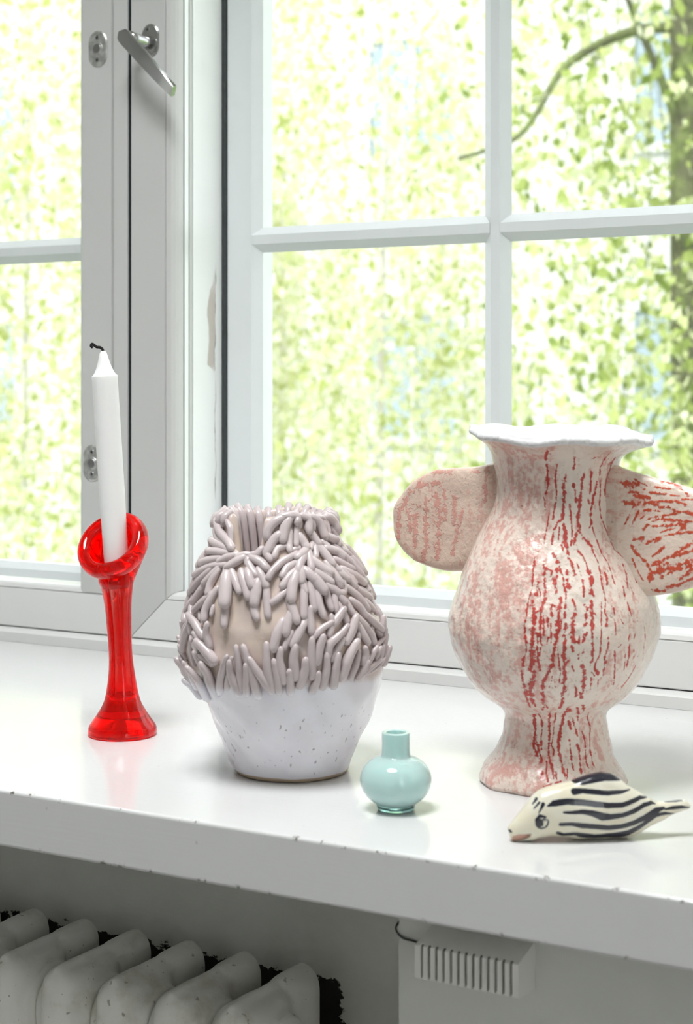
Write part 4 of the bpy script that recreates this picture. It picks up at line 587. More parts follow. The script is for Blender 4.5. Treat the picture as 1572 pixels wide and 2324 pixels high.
# fixed frame: bottom strip and middle post
prof = [(.548, .0002), (.5475, .0115), (.5495, .0130), (.5590, .0150), (.5605, .0152), (.602, .0152), (.602, .0350), (.72, .0350), (.72, .0002)]
rows = [[(xx, p[0], p[1]) for p in prof] for xx in (-1.389, .2295)]
struct('trim_1', fix(grid_mesh('strip', rows, True, True, True)), 'rail_paint', 'white wooden strip along the foot of both windows', 'trim')
tp = struct('trim_2', box((-.666, .602, .0352), (-.545, .6605, 1.335), .0008), 'post_paint', 'white post between the two windows with flaked paint', 'trim')
link('gap_shade', box((-.545, .6608, .0352), (-.5396, .664, 1.335)), M['gap_shade'], tp)  # dark strip put in as the shadow between post and outer sash
link('backing', box((-.664, .664, .0352), (-.5405, .72, 1.335)), M['gap_shade'], tp)
struct('trim_3', boxes([((-1.389, .602, 1.3325), (.2295, .72, 1.34)), ((-1.389, .602, .0352), (-1.3325, .72, 1.3325)), ((.1525, .602, .0352), (.2295, .72, 1.3325))]),
       'post_paint', 'white outer frame around both windows', 'trim')

link('sash_gap_shade', box((-.6084, .5645, .020), (-.6076, .600, 1.33)), M['gap_shade'], w1)  # dark strip put in as the shade between the two sashes
# window furniture -------------------------------------------------------
def oval(name, cx, cz, w, h, y0, y1, mat, parent, bev=.0010):
    """stadium plate in the XZ plane, front at y0"""
    r = w / 2; s_ = h / 2 - r; n = 20
    ring = []
    for k in range(n + 1):
        a = math.pi * k / n
        ring.append((math.cos(a) * r, math.sin(a) * r + s_))
    for k in range(n + 1):
        a = math.pi + math.pi * k / n
        ring.append((math.cos(a) * r, math.sin(a) * r - s_))
    def row(y, sc): return [(cx + p[0] * sc, y, cz + p[1] * (1 - (1 - sc) * .7)) for p in ring]
    me = grid_mesh(name, [row(y1, 1), row(y0 + bev, 1), row(y0, 1 - 2 * bev / w * 1.4)], True, True, True)
    return link(name, fix(me), mat, parent)

def disc_y(name, cx, cz, r, y0, y1, mat, parent, n=24, bev=.0004):
    def row(y, rr): return [(cx + rr * math.cos(2 * math.pi * k / n), y, cz + rr * math.sin(2 * math.pi * k / n)) for k in range(n)]
    me = grid_mesh(name, [row(y1, r), row(y0 + bev, r), row(y0, r - bev)], True, True, True)
    return link(name, fix(me), mat, parent)

def screw(cx, cz, y, parent):
    disc_y('screw', cx, cz, .0030, y - .0004, y + .001, M['screw_steel'], parent, 18)
    link('screw_slot', boxes([((cx - .0016, y - .00055, cz - .0004), (cx + .0016, y, cz + .0004)), ((cx - .0004, y - .00055, cz - .0016), (cx + .0004, y, cz + .0016))]), M['screw_slot'], parent)

def lock_plate(cx, cz, mat):
    p = oval('lock_plate', cx, cz, .0270, .0420, .5585, .5602, mat, w1)
    disc_y('lock_collar', cx + .0002, cz, .0076, .5572, .5590, mat, p)
    disc_y('lock_bolt', cx + .0002, cz, .0055, .5566, .5580, M['screw_steel'], p)
    screw(cx, cz + .0128, .5586, p); screw(cx, cz - .0128, .5586, p)
lock_plate(-.6493, .6930, M['worn_steel'])
lock_plate(-.6573, .2140, M['worn_steel'])

hx, hz = -.5742, .6951
pl_ = oval('handle_plate', hx, hz, .0235, .0375, .5580, .5602, M['chrome'], w2)
screw(hx - .003, hz + .0125, .5581, pl_)
# neck and twisted lever
neck = [(hx, .558, hz - .003), (hx - .0015, .548, hz - .003), (hx - .004, .538, hz - .002), (hx - .0065, .528, hz - .001)]
link('handle_neck', tube('neck', neck, [.0075, .0068, .0066, .0072], 18), M['chrome'], w2, True)
A = Vector((-.5800, .519, .6925)); Bp = Vector((-.5160, .519, .6270))
d_ = (Bp - A).normalized(); L_ = (Bp - A).length
side = d_.cross(Vector((0, 1, 0))).normalized()
rows = []
nst = 26
for i in range(nst + 1):
    t = i / nst
    s_ = -.0085 + t * (L_ + .0085)
    wv = .0086 if s_ > 0 else math.sqrt(max(.0086 ** 2 - s_ ** 2, 1e-8))
    wv = wv * (1 - .10 * max(0, t))
    tw = math.radians(-34) * max(0, (t - .42) / .58) ** 1.2
    cx_ = side * math.cos(tw) + Vector((0, 1, 0)) * math.sin(tw)
    nn = -side * math.sin(tw) + Vector((0, 1, 0)) * math.cos(tw)
    c_ = A + d_ * s_ + Vector((0, 1, 0)) * (.004 * t * t)
    th = .0026
    rows.append([tuple(c_ + cx_ * a * wv + nn * b * th) for a, b in ((-1, -.6), (-.92, -1), (0, -1.05), (.92, -1), (1, -.6), (1, .6), (.92, 1), (0, 1.05), (-.92, 1), (-1, .6))])
link('lever', fix(grid_mesh('lever', rows, True, True, True)), M['chrome'], w2)
# ------------------------------------------------------------------ red glass candle holder
HC = Vector((-.3403, .2017, 0))
def frame_ring_pts(c, nrm, r, n, ang0=0):
    nrm = nrm.normalized()
    a = (RT - nrm * RT.dot(nrm)).normalized()
    b = nrm.cross(a)
    return [tuple(c + (a * math.cos(2 * math.pi * k / n) + b * math.sin(2 * math.pi * k / n)) * r) for k in range(n)]
UP = Vector((0, 0, 1))
def hpos(off, z): return HC + RT * off + UP * z
lipn = (RT * -.31 + UP * .60 + TW * .73).normalized()
lipc = hpos(-.0080, .1650)
outer = [(-.0003, .0005, .0285), (-.0003, .0012, .0297), (0, .0035, .0300), (0, .0085, .0288), (0, .0180, .0222), (-.0002, .0300, .0158), (-.0005, .0468, .0124), (-.0012, .0630, .0106), (-.0022, .0788, .0103), (-.0030, .0946, .0108), (-.0038, .1106, .0115), (-.0046, .1266, .0134), (-.0052, .1360, .0158)]
def holder_rows(n):
    st = []
    for o, z, r in outer: st.append((hpos(o, z), UP, r))
    # swing over into the tilted lip
    for k, (t, r, h) in enumerate([(.35, .0192, -.0195), (.65, .0225, -.0140), (.9, .0272, -.0092), (1, .0310, -.0058), (1, .0328, -.0004), (1, .0320, .0050), (1, .0290, .0082), (1, .0254, .0088), (1, .0216, .0070), (1, .0191, .0036), (1, .0180, -.0008)]):
        nn = (UP * (1 - t) + lipn * t).normalized()
        st.append((lipc + lipn * h * (1 if t > .8 else 1) + (RT * .0012) * (1 - t), nn, r))
    st += [(lipc + lipn * -.008 + RT * .0004, (lipn * .8 + UP * .2), .0166), (hpos(-.0062, .1500), (lipn * .45 + UP * .55), .0150), (hpos(-.0054, .1380), UP, .0126), (hpos(-.0048, .1266), UP, .0112), (hpos(-.0040, .1106), UP, .0092), (hpos(-.0030, .0946), UP, .0082), (hpos(-.0022, .0788), UP, .0078), (hpos(-.0012, .0630), UP, .0080), (hpos(-.0006, .0480), UP, .0090), (hpos(-.0003, .0360), UP, .0088), (hpos(-.0003, .0330), UP, .0050), (hpos(-.0003, .0326), UP, .0008)]
    data = [list(c) + list(nn) + [r] for c, nn, r in st]
    sm = smooth_prof(data, 5)
    rows = []
    i_in = (len(outer) + 12) * 5
    for i, q in enumerate(sm):
        ring = frame_ring_pts(Vector(q[0:3]), Vector(q[3:6]), max(q[6], .0005), n)
        if i > i_in:          # fluted bore
            k_ = min(1, (i - i_in) / 12)
            c_ = Vector(q[0:3])
            ring = [tuple(c_ + (Vector(p) - c_) * (1 + .16 * k_ * math.sin(5 * 2 * math.pi * j / n + .03 * i) + .05 * k_ * math.sin(9 * 2 * math.pi * j / n + 1))) for j, p in enumerate(ring)]
        rows.append(ring)
    return rows
me = fix(grid_mesh('holder', holder_rows(80), True, True, True))
ch = link('candle_holder', me, M['red_glass'], None, True)
tag(ch, 'red glass candle holder with a wide foot and tilted rolled lip', 'candle holder')

# ------------------------------------------------------------------ white candle leaning in the holder
bot = hpos(-.0044, .1290) + RT * .0004
top = hpos(-.0156, .3138)
ax = (top - bot).normalized(); Lc = (top - bot).length
cp = [(.0070, 0), (.0092, .0012), (.0098, .004), (.0108, .03), (.0112, .08), (.0112, Lc - .004), (.01135, Lc - .0006), (.01125, Lc), (.0100, Lc + .0010), (.0085, Lc + .0032), (.0068, Lc + .0070), (.0053, Lc + .0115), (.0040, Lc + .0165), (.0030, Lc + .0200), (.0018, Lc + .0217), (.0006, Lc + .0222)]
candle = empty('candle', bot); tag(candle, 'white taper candle leaning in the red glass holder, unlit with black wick', 'candle')
rows = [frame_ring_pts(bot + ax * h, ax, r, 48) for r, h in cp]
link('wax_body', fix(grid_mesh('wax', rows, True, True, True)), M['wax'], candle, True)
tip = bot + ax * (Lc + .0215)
wk = [tip, tip + UP * .0022 + RT * -.0008, tip + UP * .0036 + RT * -.0030, tip + UP * .0038 + RT * -.0056, tip + UP * .0055 + RT * -.0078, tip + UP * .0066 + RT * -.0098, tip + UP * .0046 + RT * -.0105, tip + UP * .0034 + RT * -.0090]
link('wick', tube('wick', smooth_prof([tuple(p) for p in wk], 4), .0012, 8), M['wick'], candle, True)

# ------------------------------------------------------------------ left vase: pale bowl overgrown with clay fingers
VL = Vector((-.1432, .1635, 0))
vl_z = np.array([p[0] for p in VL_PROF]); vl_r = np.array([p[1] for p in VL_PROF])
vo_z = np.array([p[0] for p in VL_OFF]); vo_x = np.array([p[1] for p in VL_OFF])
_zz = np.linspace(0, .215, 431)
_rr = np.interp(_zz, vl_z, vl_r)
for _ in range(14): _rr[1:-1] = (_rr[:-2] + 2 * _rr[1:-1] + _rr[2:]) / 4
def vlr(z): return np.interp(z, _zz, _rr)
def vlo(z): return np.interp(z, vo_z, vo_x)
def sstep(a, b, x):
    t = np.clip((x - a) / (b - a), 0, 1); return t * t * (3 - 2 * t)
def rim(thd):
    d = (np.asarray(thd) + 180) % 360 - 180
    return .2025 - .027 * sstep(-46, -36, d) * (1 - sstep(-14, -7, d)) + .0015 * np.sin(np.radians(d * 5))
def vl_pt(thd, z, extra=0.0):
    t = math.radians(thd); r = float(vlr(z)) + extra
    return VL + RT * (float(vlo(z)) + r * math.sin(t)) + TW * (r * math.cos(t)) + UP * z
def vl_nrm(thd, z):
    t = math.radians(thd)
    dr = float(vlr(z + .002) - vlr(z - .002)) / .004
    return ((RT * math.sin(t) + TW * math.cos(t)) - UP * dr).normalized()

fv = empty('finger_vase', VL); tag(fv, 'mauve grey ceramic vase covered in clay fingers above a smooth white bowl', 'vase')
n = 220
thd = np.linspace(-180, 180, n, endpoint=False)
ths = np.radians(thd)
rows = []
zl = np.concatenate([[0.0, .0006, .002], np.linspace(.004, .15, 74)])
def lump(th, z): return .0009 * np.sin(3 * th + z * 60) + .0007 * np.sin(7 * th - z * 90 + 1) + .0005 * np.sin(13 * th + z * 170)
for i, z in enumerate(zl):
    r = vlr(z) + lump(ths, z) * min(1, z / .01) - (.003 if i == 0 else .0008 if i == 1 else 0)
    off = float(vlo(z))
    rows.append(np.stack([VL.x + RT.x * (off + r * np.sin(ths)) + TW.x * r * np.cos(ths), VL.y + RT.y * (off + r * np.sin(ths)) + TW.y * r * np.cos(ths), np.full(n, z)], -1))
zr = rim(thd)
def ring_at(zv, rv):
    off = vlo(zv)
    return np.stack([VL.x + RT.x * (off + rv * np.sin(ths)) + TW.x * rv * np.cos(ths), VL.y + RT.y * (off + rv * np.sin(ths)) + TW.y * rv * np.cos(ths), zv], -1)
for k in np.linspace(.05, 1, 16):
    zv = .15 + (zr - .15) * k
    rows.append(ring_at(zv, vlr(zv)))
rows.append(ring_at(zr + .0022, vlr(zr) - .0022)); rows.append(ring_at(zr + .0026, vlr(zr) - .0045)); rows.append(ring_at(zr + .0010, vlr(zr) - .0075))
for k in np.linspace(.1, 1, 12):
    zv = zr + (.125 - zr) * k
    rows.append(ring_at(zv, np.minimum(vlr(zv) - .009, .0400 + .03 * k * k)))
rows.append(ring_at(np.full(n, .120), np.full(n, .03))); rows.append(ring_at(np.full(n, .119), np.full(n, .002)))
link('bowl', fix(grid_mesh('bowl', rows, True, True, True)), M['vase_clay'], fv, True)

def finger(path, rad, name='clay_finger', flat=1.0, n=10, rootr=.75, mat='finger_clay', taper=0.0):
    pts = smooth_prof(path, 5 if len(path) > 2 else 9)
    # resample by length
    P3 = [Vector(p[:3]) for p in pts]; N3 = [Vector(p[3:6]) for p in pts]
    cum = [0]
    for a, b in zip(P3, P3[1:]): cum.append(cum[-1] + (b - a).length)
    L = max(cum[-1], 1e-5)
    ns = 13
    rows = []
    rad_t = min(rad, L * .45)
    for i in range(ns):
        t = i / (ns - 1)
        # dense rings at both rounded ends
        s_ = L * (.5 - .5 * math.cos(math.pi * t))
        k = 0
        while k < len(cum) - 2 and cum[k + 1] < s_: k += 1
        f_ = (s_ - cum[k]) / max(cum[k + 1] - cum[k], 1e-7)
        p = P3[k].lerp(P3[k + 1], f_); nn = N3[k].lerp(N3[k + 1], f_).normalized()
        tg = (P3[min(k + 1, len(P3) - 1)] - P3[max(k - 0, 0)]).normalized()
        e0 = math.sqrt(max(0, 1 - max(0, 1 - s_ / rad_t) ** 2)); e1 = math.sqrt(max(0, 1 - max(0, 1 - (L - s_) / rad_t) ** 2))
        r = rad * min(e0, e1) * (rootr + (1 - rootr) * sstep(0, .5, s_ / L))
        r *= 1 - taper * sstep(.35, 1.0, s_ / L)
        r = max(r, rad * .04)
        sd = tg.cross(nn).normalized(); nn = sd.cross(tg).normalized()
        rows.append([tuple(p + sd * math.cos(2 * math.pi * q / n) * r + nn * math.sin(2 * math.pi * q / n) * r * flat) for q in range(n)])
    me = fix(grid_mesh(name, rows, True, True, True))
    return link(name, me, M[mat], fv, True)

for F_ in VL_FINGERS:
    rad = F_[0] * 1.24; pts = [tuple(p) for p in F_[1:]]
    def ext(p, q, dist):       # carry the traced centre line on past its end
        rl = float(vlr(q[1]))
        dx = math.radians(q[0] - p[0]) * rl; dz = q[1] - p[1]; ll = max(math.hypot(dx, dz), 1e-4)
        return (q[0] + math.degrees(dx / ll * dist / rl), q[1] + dz / ll * dist)
    pts = [ext(pts[1], pts[0], rad * 1.5)] + pts[1:-1] + [ext(pts[-2], pts[-1], rad * .75)] if len(pts) > 2 else [ext(pts[1], pts[0], rad * 1.5), ext(pts[0], pts[1], rad * .75)]
    dens = []
    for a, b in zip(pts, pts[1:]):
        for k in range(2): dens.append((a[0] + (b[0] - a[0]) * k / 2, a[1] + (b[1] - a[1]) * k / 2))
    dens.append(tuple(pts[-1]))
    m_ = len(dens)
    lift = rnd.uniform(.25, .75)
    up_ = pts[-1][1] > pts[0][1] and pts[0][1] < .13
    if up_: lift += .35 + (1.1 if abs(pts[0][0]) > 52 else .3)
    path = []
    for k, (t_, z_) in enumerate(dens):
        z_ = min(z_, float(rim(t_)) + .002)
        e = rad * (.50 + lift * (k / (m_ - 1)) ** 1.4)
        nn = vl_nrm(t_, z_)
        p = vl_pt(t_, z_) + nn * e
        path.append(tuple(p) + tuple(nn))
    finger(path, rad, flat=.95, taper=.32 if up_ else .12, rootr=.95 if up_ else .75)
# thick ribs that run from the inside of the mouth over the rim
for k, t_ in enumerate([-52, -62, -73, -85, -97, -110, -122, -134, -146, -158, -170, 178, 167, 156, 145, 134, 123, 112, 101, 90, 79, 66, 52, 38, 24, 10]):
    zt = float(rim(t_)) + rnd.uniform(-.0005, .0015)
    path = []
    inside = [(-.0100, -.040), (-.0095, -.028), (-.0090, -.014), (-.0080, -.003), (-.0045, .0020), (.0002, .0008), (.0014, -.004), (.0014, -.008 - rnd.random() * .003)]
    for dr, dz in inside:
        z_ = zt + dz; rr_ = min(float(vlr(zt)), float(vlr(z_))) + dr if dr < -.003 else float(vlr(z_)) + dr
        if dr < -.003: rr_ = float(vlr(zt)) + dr
        tt = math.radians(t_)
        p = VL + RT * (float(vlo(z_)) + rr_ * math.sin(tt)) + TW * (rr_ * math.cos(tt)) + UP * z_
        out = RT * math.sin(tt) + TW * math.cos(tt)
        nn = -out if dr < -.0085 else (UP if dr < 0 else out)
        path.append(tuple(p) + tuple(nn))
    finger(path, .0033 + rnd.random() * .0004, flat=.9, rootr=.9)
# hidden back: the same fingers in rows
cnt = 0
for row_, (z_, up) in enumerate([(.178, 0), (.155, 0), (.13, 0), (.105, 1), (.088, 1)]):
    for t_ in np.arange(100 + row_ % 2 * 8, 262, 13.5):
        t_ = float(t_) + rnd.uniform(-3, 3); ll = rnd.uniform(.020, .027)
        zz_ = [z_ - ll * q for q in (0, .5, 1)] if not up else [z_ - .01 + ll * q for q in (0, .5, 1)]
        rad = rnd.uniform(.0027, .0034)
        path = []
        for k, q in enumerate(zz_):
            nn = vl_nrm(t_ + k * rnd.uniform(-2, 2), q)
            path.append(tuple(vl_pt(t_, q) + nn * rad * (.3 + .4 * k)) + tuple(nn))
        finger(path, rad, flat=.9, n=8); cnt += 1

# ------------------------------------------------------------------ right vase with flat ears and red crayon strokes
VR = Vector((.0506, .2323, 0))
rv = empty('eared_vase', VR); tag(rv, 'large cream vase with two flat ear handles and red crayon strokes', 'vase')
pz = np.array([p[0] for p in VR_PROF]); pr_ = np.array([p[1] for p in VR_PROF]); po = np.array([p[1] for p in VR_OFF])
pz = np.maximum.accumulate(pz + np.arange(len(pz)) * 1e-7)
zfine = np.linspace(0, .2667, 900)
rf = np.interp(zfine, pz, pr_); of = np.interp(zfine, pz, po)
for _ in range(80): rf[1:-1] = (rf[:-2] + 2 * rf[1:-1] + rf[2:]) / 4
for _ in range(400): of[1:-1] = (of[:-2] + 2 * of[1:-1] + of[2:]) / 4
NU, NV = 760, 470
th = np.linspace(-math.pi, math.pi, NU, endpoint=False)
zz = np.linspace(0, .2650, NV)
R2 = np.interp(zz, zfine, rf)[:, None] * np.ones((1, NU))
O2 = np.interp(zz, zfine, of)
rg = np.random.RandomState(3)
def fbm(T, Zm, amp, base, octs=4):
    out = np.zeros(np.broadcast(T, Zm).shape); a = 1.0; f_ = base
    for o in range(octs):
        for _ in range(4):
            kx = max(1, int(rg.uniform(.4, 1.6) * f_)) ; kz = rg.uniform(.5, 1.5) * f_ * 18
            out += a * np.sin(kx * T + rg.uniform(0, 6.3)) * np.sin(kz * Zm + rg.uniform(0, 6.3) + .6 * np.sin(T * 2 + rg.uniform(0, 6.3)))
        a *= .55; f_ *= 2.1
    return out * amp
T2, Z2 = np.meshgrid(th, zz)
disp = fbm(T2, Z2, .00046, 4, 4)
R2 = R2 + disp * np.clip(Z2 / .01, .2, 1)
foot = np.clip(1 - Z2 / .012, 0, 1)
R2 += foot * (.0012 * np.sin(5 * T2 + 1) + .0008 * np.sin(11 * T2)) - np.clip(1 - Z2 / .003, 0, 1) * .0025
zt = Z2 + np.clip((Z2 - .245) / .02, 0, 1) * (.0016 * np.sin(3 * T2 + .6) + .0010 * np.sin(8 * T2 + 2) - .0022 * np.sin(T2) - .0040 * np.cos(T2))
px_ = VR.x + RT.x * (O2[:, None] + R2 * np.sin(T2)) + TW.x * R2 * np.cos(T2)
py_ = VR.y + RT.y * (O2[:, None] + R2 * np.sin(T2)) + TW.y * R2 * np.cos(T2)
rows = list(np.stack([px_, py_, zt], -1))
def vr_extra(r, z, jag=0.0):
    rr = r + jag * (np.sin(17 * th + 1) + np.sin(29 * th) + .7 * np.sin(47 * th + 2)) * .5
    zz_ = z + (.0016 * np.sin(3 * th + .6) + .0010 * np.sin(8 * th + 2) - .0022 * np.sin(th) - .0040 * np.cos(th))
    o = O2[-1]
    return np.stack([VR.x + RT.x * (o + rr * np.sin(th)) + TW.x * rr * np.cos(th), VR.y + RT.y * (o + rr * np.sin(th)) + TW.y * rr * np.cos(th), zz_], -1)
r_end = float(np.interp(.2650, zfine, rf))
extra = [(r_end + .0016, .2656, .0012), (r_end + .0028, .2668, .0014), (r_end + .0028, .2692, .0014), (r_end + .0014, .2706, .0012), (r_end - .002, .2704, .0006), (r_end - .010, .2680, .0003), (r_end - .019, .2610, 0), (.0420, .2500, 0), (.0400, .235, 0), (.0400, .20, 0), (.050, .175, 0), (.066, .145, 0), (.072, .12, 0), (.06, .09, 0), (.03, .075, 0), (.002, .073, 0)]
for r, z, j in extra: rows.append(vr_extra(r, z, j))
# paint attribute: signed closeness to the nearest crayon stroke
stroke = np.full((NV, NU), -3.0)
deg = np.degrees(th)
for S_ in VR_STROKES:
    hwid = S_[0] * 1.65; pts = S_[1:]
    for (t0, z0), (t1, z1) in zip(pts, pts[1:]):
        pad = .006
        rloc = float(np.interp((z0 + z1) / 2, zfine, rf)); dp = math.degrees(pad / rloc)
        j0 = np.searchsorted(deg, min(t0, t1) - dp); j1 = np.searchsorted(deg, max(t0, t1) + dp)
        i0 = np.searchsorted(zz, min(z0, z1) - pad); i1 = np.searchsorted(zz, max(z0, z1) + pad)
        if j1 <= j0 or i1 <= i0: continue
        X = np.radians(deg[j0:j1] - t0)[None, :] * rloc; Y = (zz[i0:i1] - z0)[:, None]
        dx, dy = math.radians(t1 - t0) * rloc, z1 - z0
        q = np.clip((X * dx + Y * dy) / max(dx * dx + dy * dy, 1e-12), 0, 1)
        dd = np.hypot(X - q * dx, Y - q * dy)
        val = 1 - dd / max(hwid, .0004)
        stroke[i0:i1, j0:j1] = np.maximum(stroke[i0:i1, j0:j1], val)
me = grid_mesh('body', rows, True, True, True)
ne = len(extra)
full = lambda a, fill: np.concatenate([a.reshape(-1), np.full(ne * NU, fill)])
attr(me, 'stroke', full(stroke, -3))
attr(me, 'ang', full(T2, 0)); attr(me, 'hgt', full(Z2, .27))
side_ = np.degrees(T2)
left = sstep(-100, -60, side_) * (1 - sstep(-14, -2, side_))
pink = .30 + .55 * left
pink = np.where(side_ > 20, .30 + .25 * sstep(60, 40, side_) , pink)
attr(me, 'pink', full(pink, 0))
link('body', me, M['crayon_body'], rv, True)

def ear(name, top, botm, strokes, pinkv, mat, sign):
    """flat slab in the XZ plane; outlines are (x, z) relative to the vase axis running from root to tip"""
    nx, nzz = 190, 130
    tx = np.array(top); bx = np.array(botm)
    xr, xt = (tx[0, 0] + bx[0, 0]) / 2, (tx[-1, 0] + bx[-1, 0]) / 2
    root = xr - sign * .030
    u = 1 - (1 - np.linspace(0, 1, nx)) ** 1.7
    X = root + (xt - root) * u
    o = np.argsort(tx[:, 0]); zt_ = np.interp(X, tx[o, 0], tx[o, 1])
    o = np.argsort(bx[:, 0]); zb_ = np.interp(X, bx[o, 0], bx[o, 1])
    for A_ in (zt_, zb_):
        for _ in range(10): A_[1:-1] = (A_[:-2] + 2 * A_[1:-1] + A_[2:]) / 4
    endk = np.clip((sign * (xt - X)) / .006, 0, 1)
    t = np.linspace(0, 1, nzz)
    k = 2 * t - 1
    prof_ = np.clip(1 - np.abs(k) ** 7, 0, 1) ** .5
    half = .0058 + .0055 * np.clip(1 - (sign * (X - xr) + .004) / .030, 0, 1) ** 2
    half = half * np.sqrt(np.clip(1 - (1 - endk) ** 2, 0.0, 1))
    Zs = zb_[:, None] + (zt_ - zb_)[:, None] * t[None, :]
    Hs = half[:, None] * prof_[None, :]
    XX = X[:, None] * np.ones((1, nzz))
    wob = .0007 * np.sin(XX * 95 + 2.2 * np.sin(Zs * 60)) * np.sin(Zs * 70 + 1.7 * np.sin(XX * 50))
    bend = sign * 0 - .010 * np.clip(np.abs(XX - xr) / .08, 0, 1) ** 2 * (1 if sign > 0 else -.3)
    F_ = np.stack([VR.x + XX, VR.y + bend - Hs + wob, Zs], -1)
    B_ = np.stack([VR.x + XX, VR.y + bend + Hs, Zs], -1)
    rows = [np.concatenate([F_[i], B_[i][::-1][1:-1]]) for i in range(nx)]
    m_ = rows[0].shape[0]
    st = np.full((nx, m_), -3.0)
    xz = np.stack([np.stack([r_[:, 0] - VR.x, r_[:, 2]], -1) for r_ in rows])
    for S_ in strokes:
        hwid = S_[0] * 1.30
        for p0, p1 in zip(S_[1:], S_[2:]):
            dx, dy = p1[0] - p0[0], p1[1] - p0[1]
            Xd = xz[..., 0] - p0[0]; Yd = xz[..., 1] - p0[1]
            q = np.clip((Xd * dx + Yd * dy) / max(dx * dx + dy * dy, 1e-12), 0, 1)
            st = np.maximum(st, 1 - np.hypot(Xd - q * dx, Yd - q * dy) / max(hwid, .0004))
    me = fix(grid_mesh(name, rows, True, True, True))
    attr(me, 'stroke', st); attr(me, 'ang', xz[..., 0] / .05); attr(me, 'hgt', xz[..., 1]); attr(me, 'pink', np.full(st.size, pinkv))
    return link(name, me, M[mat], rv, True)
ear('ear_handle', EL_TOP, EL_BOT, EAR_L, .45, 'crayon_pink', -1)
xt = -EL_TOP[-1][0]
ERT = ER_TOP + [[.122, .2262], [.130, .2195], [.136, .2110], [xt + .001, .2010]]
ERB = ER_BOT + [[.122, .1610], [.130, .1680], [.136, .1770], [xt + .001, .1890]]
ear('ear_handle', ERT, ERB, EAR_R, .35, 'crayon_ear', 1)

# ------------------------------------------------------------------ little aqua glass bottle vase
TB = (-.0143, .0972)
bv = empty('bottle_vase', (TB[0], TB[1], 0)); tag(bv, 'small aqua opaline glass bottle vase with round belly and short neck', 'vase')
prof = [(.0140, .0046), (.0165, .0061), (.0208, .0097), (.0243, .0150), (.0258, .0208), (.0250, .0266), (.0218, .0322), (.0170, .0360), (.0125, .0378), (.0107, .0388), (.0101, .0415), (.00995, .0480), (.0100, .0545), (.0100, .0554), (.0096, .0559), (.0084, .0560), (.0074, .0558), (.0070, .0550), (.0069, .0480), (.0072, .0420), (.0080, .0395), (.0125, .0360), (.0180, .0325), (.0220, .0270), (.0230, .0208), (.0215, .0150), (.0180, .0105), (.0120, .0080), (.0020, .0070)]
pp = [tuple(p) for p in smooth_prof(prof, 4)]
link('belly_and_neck', fix(lathe('belly', pp, 80, TB)), M['aqua_glass'], bv, True)
fp = [(.0105, .0002), (.0122, .0002), (.0131, .0008), (.0138, .0024), (.0139, .0044), (.0134, .0046), (.0060, .0046)]
link('foot_ring', fix(lathe('foot', [tuple(p) for p in smooth_prof(fp, 3)], 80, TB, 0, True, True)), M['aqua_foot'], bv, True)

# ------------------------------------------------------------------ striped ceramic animal
AD = Vector((math.cos(math.radians(36)), math.sin(math.radians(36)), 0)); AN = Vector((AD.y, -AD.x, 0))
AP = Vector((.1408, .0985, 0))
at = np.array(A_TOP); ab = np.array(A_BOT)
ns, nr = 420, 150
s_lo, s_hi = at[0, 0], .0628
S1 = s_lo + (s_hi - s_lo) * (.5 - .5 * np.cos(np.linspace(0, math.pi, ns))) * .55 + (s_hi - s_lo) * np.linspace(0, 1, ns) * .45
zt1 = np.interp(S1, at[:, 0], at[:, 1]); zb1 = np.maximum(np.interp(S1, ab[:, 0], ab[:, 1]), .0003)
for A_ in (zt1, zb1):
    for _ in range(6): A_[1:-1] = (A_[:-2] + 2 * A_[1:-1] + A_[2:]) / 4
zbody = np.minimum(zt1, np.interp(S1, [-.07, -.03, -.0187, .0139, .02, .07], [.09, .0375, .0385, .0375, .0355, .08]))
wid = np.interp(S1, [s_lo, s_lo + .001, -.058, -.05, -.04, -.02, 0, .015, .03, .042, .05, .058, .0628], [.0008, .0030, .0062, .0090, .0112, .0132, .0138, .0125, .0090, .0056, .0042, .0036, .0020])
for _ in range(8): wid[1:-1] = (wid[:-2] + 2 * wid[1:-1] + wid[2:]) / 4
ph = np.linspace(0, 2 * math.pi, nr, endpoint=False)      # 0 = near side, pi/2 = top
rows = []; SZ = np.zeros((ns, nr, 2))
mouth = np.array(A_MOUTH)
def inside(px, py, poly):
    c = np.zeros(px.shape, bool); j = len(poly) - 1
    for i in range(len(poly)):
        xi, yi = poly[i]; xj, yj = poly[j]
        cond = ((yi > py) != (yj > py)) & (px < (xj - xi) * (py - yi) / (yj - yi + 1e-12) + xi)
        c ^= cond; j = i
    return c
for i in range(ns):
    zc = (zbody[i] + zb1[i]) / 2; hz_ = (zbody[i] - zb1[i]) / 2
    cs = np.sign(np.cos(ph)) * np.abs(np.cos(ph)) ** .9; sn = np.sign(np.sin(ph)) * np.abs(np.sin(ph)) ** .9
    w_ = wid[i] * cs; z_ = zc + hz_ * sn
    fin = (zt1[i] - zbody[i])
    if fin > 0:
        k = np.clip((np.sin(ph) - .80) / .20, 0, 1)
        z_ = z_ + fin * k ** .6
    SZ[i, :, 0] = S1[i]; SZ[i, :, 1] = z_
    ins = inside(np.full(nr, S1[i]), z_, mouth)
    w_ = np.where(ins, w_ * .55, w_)
    P_ = np.array(AP)[None, :] + np.array(AD)[None, :] * S1[i] + np.array(AN)[None, :] * w_[:, None]
    P_[:, 2] = z_
    rows.append(P_)
me = fix(grid_mesh('animal', rows, True, True, True))
st = np.full((ns, nr), -3.0)
